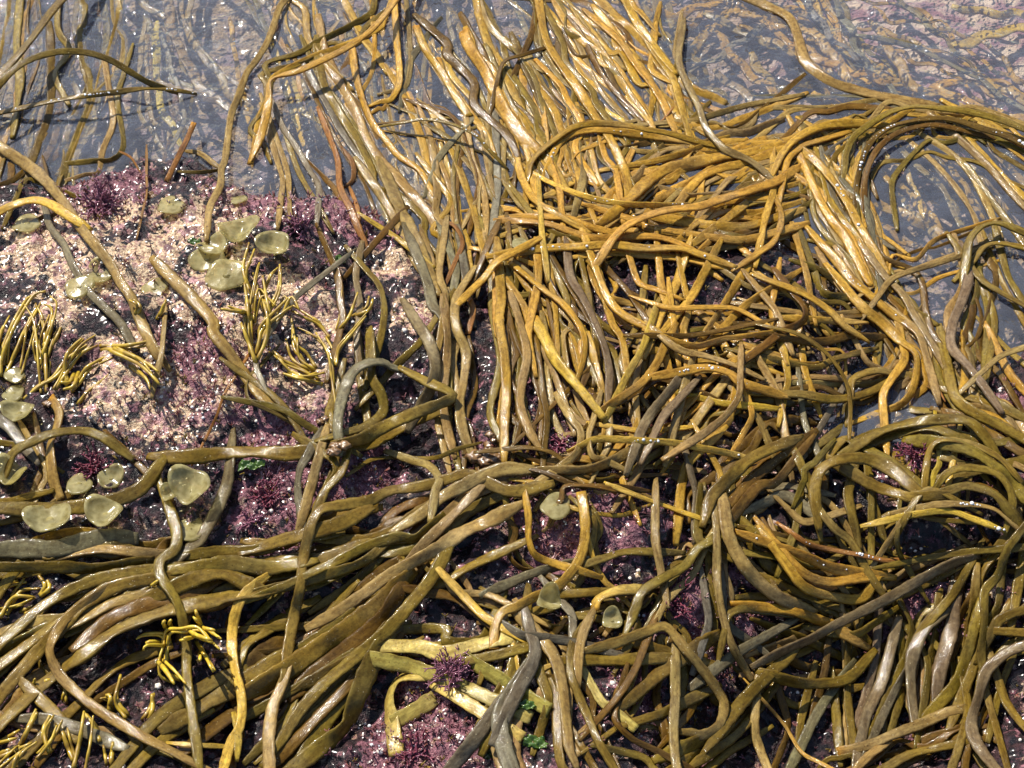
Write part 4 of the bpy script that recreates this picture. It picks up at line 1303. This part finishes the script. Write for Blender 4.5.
def twig_tuft(name, label, cat, group, mat, c, r, twigs, w, rise, part="branch"):
    root = bpy.data.objects.new(name, None); COL.objects.link(root); root.empty_display_size = 0.01
    P0 = [tile(c, r, t) for t in twigs]
    if name in ("yellow_weed_tuft", "coral_weed_sprig"):                       # finer neighbours that grow along with each traced twig
        P0 += [q + np.array([random.gauss(0, 3.5), random.gauss(0, 2.5)]) + np.linspace(0, 1, len(q))[:, None] * np.array([random.gauss(0, 7), random.gauss(0, 5)]) for q in P0]
    g = ground(*np.mean([q[0] for q in P0], 0))
    root.location = tuple(g)
    tag(root, label, cat, group)
    for k, q in enumerate(P0):
        b = ground(*q[0])
        p, rr = twig(q, w * random.uniform(.5, .95), b[2] + 0.001, rise * random.uniform(.6, 1.2), random.random())
        V, F = tube_data(p, rr, 7)
        link(part, mesh_from(part, V - g, F, mat), root)
    return root

TG = "tufts of forked yellow weed"
twig_tuft("yellow_weed_tuft", "yellow forked weed tuft standing at the left edge of the rock", "seaweed", TG, M_TWIG, 0, 1,
    ["0,360 5,290 40,200 80,130 110,120", "20,350 45,290 70,230 110,150", "140,410 137,330 130,200 105,140", "138,300 150,240 180,180 235,135", "-10,300 0,240 10,210", "140,390 150,330 140,270 120,180 100,150",
     "0,350 -10,260 -20,200", "60,340 72,270 80,210", "125,330 130,290 150,230 160,180", "140,260 170,150 150,120", "10,330 20,260 45,210 60,190", "110,320 100,260 130,170"], 5.0, 0.012)
twig_tuft("yellow_weed_tuft", "yellow-green fanned weed tuft on the rock below the long tan strap", "seaweed", TG, M_TWIG, 0, 1,
    ["70,430 120,390 170,360 210,310 260,280 300,255 355,268", "215,410 240,380 270,340 340,303", "232,445 260,410 290,385 342,325", "300,270 380,268 460,253", "345,280 400,310 440,340 470,372", "200,390 195,340 210,290 255,245",
     "350,275 420,310 460,360", "160,400 200,330 240,270 290,235", "400,330 440,370 450,400", "235,350 220,390 190,400", "410,180 420,150 400,130", "470,190 490,150"], 5.2, 0.010)
twig_tuft("yellow_weed_tuft", "bright yellow branched weed tuft just right of the large pale disc", "seaweed", TG, M_TWIG, 1, 1,
    ["0,300 10,250 20,220 80,170 110,150", "-10,290 -15,200 -10,130 0,70 10,20", "0,320 -30,240 -45,200", "20,250 40,190 30,120 20,60", "-5,200 20,120 60,150", "-20,220 -25,150 -35,80", "35,180 70,110 75,40", "10,240 60,180 85,120 105,160",
     "-25,170 -60,160 -85,150", "20,120 45,60 65,35", "-10,130 -30,60 -5,-20", "5,310 30,250 35,190 20,130"], 4.6, 0.012)
twig_tuft("yellow_weed_tuft", "loose yellow weed tuft with arched twigs beside the grey looping strap", "seaweed", TG, M_TWIG, 1, 1,
    ["240,445 232,400 225,350 215,290 180,230", "215,240 190,200 160,180 110,148", "200,385 150,372 120,365 80,352", "190,370 140,345 90,325 40,288", "180,335 150,290 120,260 105,180", "235,390 225,300 190,250 150,230",
     "170,345 110,310 90,250", "205,350 160,360 110,350 60,300", "240,330 250,280 290,230 330,180", "300,180 340,160 350,130", "250,220 280,180 305,110"], 4.6, 0.009)
twig_tuft("coral_weed_sprig", "bright yellow antler-like branched sprig between the olive straps", "seaweed", None, M_TWIG_BRIGHT, 0, 2,
    ["515,512 480,490 478,440 492,395 480,372 430,372 408,382", "488,395 500,355 540,350 590,345 620,375 645,398", "560,350 590,372 640,392", "580,365 570,380 540,385", "590,345 620,350 645,355", "605,345 590,325 580,315", "475,450 500,480 522,515",
     "492,400 440,400 430,415", "500,350 490,335 495,325", "600,400 620,440 640,480", "600,420 600,445"], 5.4, 0.02)
twig_tuft("yellow_weed_tuft", "patch of yellow stick-like weed in the lower left corner", "seaweed", TG, M_TWIG, 0, 2,
    ["0,692 50,678", "-10,730 60,702", "-10,775 75,708", "60,700 85,650 112,600", "230,750 212,690 200,640", "220,770 240,680 252,598", "200,575 192,520", "385,612 350,560 362,488", "428,622 450,590 462,545", "40,770 70,720 110,690",
     "110,740 150,690 170,640", "300,690 280,640 250,600", "320,760 310,700", "100,520 105,500", "150,720 130,660 150,610", "340,600 330,560 300,560"], 6.0, 0.006)
twig_tuft("yellow_weed_tuft", "small brown-yellow weed tuft under the grey blade at the left edge", "seaweed", TG, M_TWIG, 0, 2,
    ["0,290 50,280 100,258", "20,310 60,240 120,230", "30,250 70,210", "120,250 135,220 115,190", "0,240 40,210 80,190", "455,220 475,205", "60,300 100,280"], 5.5, 0.005)

def forked_tuft(name, label, cat, mat, px, py, rad_px, n, group=None, w=2.6, high=0.5, squash=1.0):
    """a bushy tuft of fine forking twigs growing from one point"""
    root = bpy.data.objects.new(name, None); COL.objects.link(root)
    g = ground(px, py); root.location = tuple(g); tag(root, label, cat, group)
    sc = float(px_size(g)); R = rad_px * sc
    for k in range(n):
        a = random.uniform(0, 2 * math.pi); el = random.uniform(0.1, 1.1); ln = R * random.uniform(.55, 1.1)
        d = np.array([math.cos(a) * math.cos(el), squash * math.sin(a) * math.cos(el), math.sin(el) * high])
        bits = []; off = 0; VV = []; FF = []
        def grow(p, d, ln, w_, depth):
            nonlocal off
            m = 5
            pts = [p]
            for _ in range(m):
                d2 = d + np.array([random.gauss(0, .18) for _ in range(3)]); d2 /= np.linalg.norm(d2)
                pts.append(pts[-1] + d2 * ln / m); d = d2
            V, F = tube_data(np.array(pts), np.linspace(w_, w_ * .7, m + 1), 4)
            VV.append(V); FF.extend([[i + off for i in f] for f in F]); off += len(V)
            if depth:
                for s_ in (-1, 1):
                    e = d + s_ * np.cross(d, [0, 0, 1.0]) * random.uniform(.3, .8) + np.array([0, 0, random.uniform(-.1, .3)])
                    grow(pts[-1], e / np.linalg.norm(e), ln * .6, w_ * .75, depth - 1)
        grow(np.array([random.gauss(0, R * .15), random.gauss(0, R * .15), 0.0]), d, ln * .5, w * .5 * sc, 2)
        link("branch", mesh_from("branch", np.vstack(VV), FF, mat), root)
    return root

forked_tuft("purple_weed_tuft", "purple bushy tuft sitting on the pale olive straps", "seaweed", M_PURPLE, 452, 676, 27, 60, None, 2.6, 1.0)
forked_tuft("red_weed_tuft", "red branched weed lying on the rock above the translucent discs", "seaweed", M_RED, 92, 470, 26, 26, "red and purple weed tufts", 3.0, .5)
forked_tuft("red_weed_tuft", "dark purple spiky tuft at the pool edge beside the upright stub", "seaweed", M_PURPLE, 102, 208, 26, 40, "red and purple weed tufts", 3.2, .7)
forked_tuft("red_weed_tuft", "reddish weed tuft in the gap below the broad level strap", "seaweed", M_RED, 268, 496, 24, 26, "red and purple weed tufts", 3.0, .5)
forked_tuft("red_weed_tuft", "small purple tuft on the rock right of the grey-pink hanging blade", "seaweed", M_PURPLE, 250, 520, 18, 20, "red and purple weed tufts", 2.6, .5)
forked_tuft("red_weed_tuft", "red weed tuft seen through the nested loops", "seaweed", M_RED, 915, 455, 22, 24, "red and purple weed tufts", 2.6, .6)
forked_tuft("red_weed_tuft", "pinkish red tuft between the crossing straps at the lower middle", "seaweed", M_RED, 678, 603, 24, 24, "red and purple weed tufts", 2.6, .5)
forked_tuft("red_weed_tuft", "pinkish weed tuft in the rock gap beside the bright slanting strap", "seaweed", M_RED, 562, 445, 18, 22, "red and purple weed tufts", 2.6, .6)
forked_tuft("red_weed_tuft", "pink turf tuft at the bottom edge below the purple bushy tuft", "seaweed", M_RED, 415, 752, 24, 30, "red and purple weed tufts", 2.8, .5)
forked_tuft("red_weed_tuft", "purple turf tuft at the foot of the root cluster by the pool", "seaweed", M_PURPLE, 300, 226, 22, 26, "red and purple weed tufts", 2.6, .6)

# translucent discs of young weed
def disc(px, py, rx, ry, label, tilt=0.0, seed=None, cup=0.03, rise=0.0015, fold=0.0):
    root = bpy.data.objects.new("button_weed", None); COL.objects.link(root)
    g = ground(px, py); root.location = tuple(g)
    tag(root, label, "seaweed", "translucent button discs on the rock")
    sc = float(px_size(g)); R = rx * sc
    sd_ = random.random() * 50 if seed is None else seed
    nr, na = 7, 28
    top = []
    for i in range(nr):
        f = i / (nr - 1)
        for a in range(na):
            th = 2 * math.pi * a / na
            rr = R * f * (1 + 0.09 * math.sin(2 * th + sd_) + 0.06 * math.sin(3 * th + sd_ * 2) + 0.03 * math.sin(5 * th + sd_ * 3))
            z = R * cup * (f ** 2.2) * (0.7 + 0.5 * math.sin(th * 2 + sd_) * f) + R * 0.05 * math.sin(3 * th + sd_ * 1.7) * f * f + fold * R * abs(math.cos(th + sd_)) * f
            top.append((rr * math.cos(th), rr * math.sin(th), z))
    top = np.array(top)
    t = 0.0007
    V = np.vstack([top + (0, 0, t * .5), top - (0, 0, t * .5)])
    n = nr * na; F = []
    for i in range(nr - 1):
        for a in range(na):
            b = (a + 1) % na
            F.append([i * na + a, (i + 1) * na + a, (i + 1) * na + b, i * na + b])
            F.append([n + i * na + a, n + i * na + b, n + (i + 1) * na + b, n + (i + 1) * na + a])
    for a in range(na):
        b = (a + 1) % na; e = (nr - 1) * na
        F.append([e + a, n + e + a, n + e + b, e + b])
    # lean so that the disc shows its face at the photographed width and height
    vis = ry / max(rx, 1e-3)
    lean = float(np.clip((math.pi / 2 - PITCH - 0.05) - math.acos(min(1, vis)) + tilt, -0.22, 0.20))
    M = Matrix.Rotation(lean, 4, 'X')
    V = np.array([tuple(M @ Vector(v)) for v in V])
    lowest = V[:, 2].min()
    V[:, 2] += rise + max(0, -lowest) * 0.7
    link("cap", mesh_from("cap", V, F, M_BUTTON), root)
    c0 = V[:na].mean(0)
    sv, sf = tube_data([(0, 0, -0.003), (c0[0] * .4, c0[1] * .4, c0[2] * .5), tuple(c0)], [R * .16, R * .12, R * .2], 8)
    link("stalk", mesh_from("stalk", sv, sf, M_BUTTON), root)
    return root
disc(227, 278, 20, 20, "largest round pale olive disc, lying on the tan rock")
disc(208, 262, 17, 17, "round disc tucked up against the largest pale one")
disc(240, 244, 20, 13, "wavy folded disc above the largest pale one", 0, None, .5, .008, .4)
disc(275, 254, 16, 14, "brownish disc to the right of the folded wavy one", 0, None, .5, .008, .3)
disc(213, 251, 16, 11, "ring edged disc cupped over the tan rock beside the wavy one", 0, None, .6)
disc(172, 209, 15, 9, "cupped disc beneath the orange tipped stub")
disc(28, 227, 15, 8, "shallow disc near the pool under the pale yellow arch")
disc(155, 291, 13, 11, "disc beside the slanting orange flanked strap")
disc(100, 276, 14, 16, "glassy disc between the two long rock straps, right one of the pair", 0, None, .5)
disc(80, 289, 14, 12, "glassy disc between the two long rock straps, left one of the pair")
disc(15, 377, 10, 8, "small grey disc at the foot of the left yellow tuft")
disc(14, 396, 11, 8, "pinkish disc at the left edge under the small grey one")
disc(112, 480, 13, 16, "yellowish cupped disc beside the red branched weed", 0, None, .6)
disc(80, 487, 14, 9, "flat disc fragment left of the yellowish cupped one")
disc(15, 484, 16, 10, "curled disc like an ear at the left edge", 0, None, .9, .004, .5)
disc(193, 496, 21, 18, "big glassy disc hanging under the level olive strap", 0, None, .5, .008, .3)
disc(170, 496, 9, 15, "narrow cupped disc beside the big glassy one", 0, None, .8)
disc(20, 416, 16, 10, "orange-brown disc under the grey strap end at the left edge", 0, None, .6)
disc(53, 530, 22, 9, "yellowish glassy disc lying over the grey blade", 0, None, .5, .01)
disc(108, 524, 19, 14, "grey-olive glassy disc at the end of the grey blade", 0, None, .6, .01)
disc(190, 533, 16, 10, "pale disc between grey-pink blade and the thin hanging strap")
disc(668, 472, 16, 19, "grey glassy disc in the gap of the central tangle")
disc(556, 508, 16, 12, "olive disc in the turf below the central tangle")
disc(549, 609, 13, 12, "shiny folded olive disc left of the bright gold bent end", 0, None, .8, .008, .5)
disc(612, 622, 11, 13, "white edged disc beside the tent shaped strap", 0, None, .7)
disc(520, 246, 9, 6, "tiny disc between the gold straps at the rock edge")
disc(239, 202, 8, 5, "tiny green-grey disc beside the tall grey strap foot")

# holdfasts: lumpy brown roots that grip the rock
def holdfast(px, py, rpx, label, n=9, mat=None):
    root = bpy.data.objects.new("holdfast", None); COL.objects.link(root)
    g = ground(px, py); root.location = tuple(g); tag(root, label, "holdfast", "holdfasts on the rock")
    R = rpx * float(px_size(g))
    for k in range(n):
        bm = bmesh.new(); bmesh.ops.create_icosphere(bm, subdivisions=3, radius=1.0)
        a = random.uniform(0, 6.28); d = R * random.uniform(0, .8)
        s = R * random.uniform(.14, .36); c = Vector((d * math.cos(a), d * math.sin(a) * .7, s * .5)); sd_ = random.random() * 9
        for v in bm.verts:
            q = v.co.copy()
            f = 1 + .22 * math.sin(q.x * 4 + sd_) * math.sin(q.y * 5 + sd_ * 2) + .12 * math.sin(q.z * 9 + q.x * 6 + sd_)
            v.co = Vector((q.x * s * f * 1.2, q.y * s * f, q.z * s * f * .55)) + c
        me = bpy.data.meshes.new("root_lobe"); bm.to_mesh(me); bm.free()
        me.polygons.foreach_set("use_smooth", np.ones(len(me.polygons), bool)); me.materials.append(mat or M_ROOT)
        link("root_lobe", me, root)
holdfast(492, 456, 22, "lumpy brown holdfast where the pale straps of the sheaf begin", 18)
holdfast(492, 437, 10, "orange-brown holdfast knob just above the lumpy one", 5)
holdfast(324, 421, 11, "orange-brown rounded knob beside the dark cluster of loops", 4)
holdfast(336, 448, 16, "dark olive holdfast at the heart of the looping straps", 9)
holdfast(45, 404, 12, "brown holdfast at the foot of the yellow tufts", 6)
holdfast(150, 195, 10, "small dark holdfast at the pool edge by the reddish stub", 5)

# torn scraps of green sea lettuce
def lettuce(px, py, rpx, label):
    g = ground(px, py); R = rpx * float(px_size(g)); n = 14; s = random.random() * 20
    x, y = np.meshgrid(np.linspace(-1, 1, n), np.linspace(-1, 1, n))
    rag = 1 + .16 * np.sin(np.arctan2(y, x) * 2 + s) + .10 * np.sin(np.arctan2(y, x) * 5 + s) + .08 * np.sin(np.arctan2(y, x) * 9 + x * 4)
    X = x * R * rag; Y = y * R * .6 * rag
    Z = R * (.25 + .22 * np.sin(x * 5 + s) * np.cos(y * 4 + s) + .12 * np.sin(x * 11 + y * 7))
    V0 = np.stack([X, Y, Z], -1).reshape(-1, 3); t = np.array([0, 0, .0004])
    i = np.arange(n * n).reshape(n, n)
    f = np.stack([i[:-1, :-1], i[:-1, 1:], i[1:, 1:], i[1:, :-1]], -1).reshape(-1, 4)
    o = link("sea_lettuce", mesh_from("sea_lettuce", np.vstack([V0 + t, V0 - t]), f.tolist() + (f[:, ::-1] + n * n).tolist(), M_GREEN), None, g)
    tag(o, label, "seaweed", "scraps of green sea lettuce")
lettuce(252, 466, 11, "bright green scrap under the level olive strap")
lettuce(339, 261, 8, "small green scrap near the pool edge of the rock")
lettuce(195, 243, 7, "tiny green scrap on the tan rock by the ring edged disc")
lettuce(525, 706, 9, "green scrap beside the dark grey dotted strap")
lettuce(535, 743, 11, "largest green scrap, low by the bottom edge")
lettuce(490, 755, 7, "little green scrap between the two dotted straps")

# ------------------------------------------------------------------ coralline turf, barnacles and drops (too many to count)
def sprig():
    VV = []; FF = []; off = 0
    def add(p, r):
        nonlocal off
        V, F = tube_data(p, r, 4); VV.append(V); FF.extend([[i + off for i in f] for f in F]); off += len(V)
    h = 1.0
    add([(0, 0, 0), (.05, 0, .3), (.0, .05, .6)], [.09, .11, .09])
    for k in range(3):
        a = random.uniform(0, 6.28); e = random.uniform(.3, .6)
        add([(0, .05, .5), (math.cos(a) * e * .6, math.sin(a) * e * .6, .8), (math.cos(a) * e, math.sin(a) * e, 1.1)], [.08, .10, .05])
    return np.vstack(VV), FF
SPR = [sprig() for _ in range(6)]
PXg = rng.uniform(-40, 1064, 40000); PYg = rng.uniform(140, 800, 40000)
Pg = at(PXg, PYg, 0.01)
zp = zone(Pg[:, 0], Pg[:, 1], PINK_SPOTS, 1.1); zt = zone(Pg[:, 0], Pg[:, 1], TAN_SPOTS)
clump = fbm(Pg[:, 0] * 60, Pg[:, 1] * 60, 91, 3) + .5
keep = rng.random(40000) < np.clip((zp * 1.0 + 0.10 + zt * .12) * clump * 1.2, 0.0, 1)
TV = []; TF = []; TC = []; off = 0
PAL = np.array([(0.13, 0.045, 0.065), (0.20, 0.085, 0.11), (0.34, 0.14, 0.16), (0.48, 0.29, 0.28), (0.10, 0.03, 0.045), (0.26, 0.09, 0.07), (0.20, 0.13, 0.02), (0.30, 0.11, 0.10), (0.14, 0.05, 0.06)])
tx = Pg[keep][:8000]
tz = terrain(tx[:, 0], tx[:, 1])
ok = pool_sd(tx[:, 0], tx[:, 1]) < 0.012
for k in np.nonzero(ok)[0]:
    V, F = SPR[k % 6]
    s = rng.uniform(.0022, .0055); a = rng.uniform(0, 6.28); c, d = math.cos(a), math.sin(a)
    lean = rng.normal(0, .35, 2)
    W = np.stack([(V[:, 0] * c - V[:, 1] * d) + V[:, 2] * lean[0], (V[:, 0] * d + V[:, 1] * c) + V[:, 2] * lean[1], V[:, 2]], -1) * s + (tx[k, 0], tx[k, 1], tz[k] - .0006)
    TV.append(W); TF += [[i + off for i in f] for f in F]; off += len(W)
    TC.append(np.tile(np.r_[PAL[rng.integers(9)] * rng.uniform(.75, 1.25), 1], (len(W), 1)))
turf = link("coralline_turf", mesh_from("coralline_turf", np.vstack(TV), TF, M_TURF, True, None, np.vstack(TC)))
turf["kind"] = "stuff"; turf["label"] = "short purple and pink coralline turf growing over the rock"

def scatter_balls(name, label, mat, pts, rad, squash, subdiv=1, cone=False):
    bm = bmesh.new(); bmesh.ops.create_icosphere(bm, subdivisions=subdiv, radius=1.0)
    bv = np.array([v.co[:] for v in bm.verts]); bf = np.array([[v.index for v in f.verts] for f in bm.faces]); bm.free()
    n = len(pts); j = rng.normal(1, .12, (n, len(bv), 1)) if cone else 1.0
    V = bv[None] * np.array([1, 1, squash]) * np.asarray(rad)[:, None, None] * j + np.asarray(pts)[:, None]
    F = bf[None] + (np.arange(n) * len(bv))[:, None, None]
    o = link(name, mesh_from(name, V.reshape(-1, 3), F.reshape(-1, 3), mat)); o["kind"] = "stuff"; o["label"] = label
    return o
kb = rng.random(40000) < np.clip((zt * 0.9 + zp * .55 + .02) * (clump * 2.4 - .95), 0, 1) * .6
bp = Pg[kb][:5200]; bp = bp[pool_sd(bp[:, 0], bp[:, 1]) < 0.002]
bz = terrain(bp[:, 0], bp[:, 1])
scatter_balls("barnacles", "scattered white barnacles and shell grit on the rock", M_SHELL, np.stack([bp[:, 0], bp[:, 1], bz + .0004], -1), np.clip(rng.lognormal(-6.95, .5, len(bp)), .0004, .0028), .75, 1, True)
for _ in range(250):
    k = rng.integers(len(bp)); DROPS.append((np.array([bp[k, 0] + rng.normal(0, .003), bp[k, 1] + rng.normal(0, .003), 0]), rng.uniform(.0005, .0014)))
dp = np.array([d[0] for d in DROPS]); dr = np.array([d[1] for d in DROPS])
low = dp[:, 2] == 0
dp[low, 2] = terrain(dp[low, 0], dp[low, 1]) + .001
scatter_balls("water_drops", "water drops clinging to the weed and rock", M_DROP, dp, dr, .8, 2)
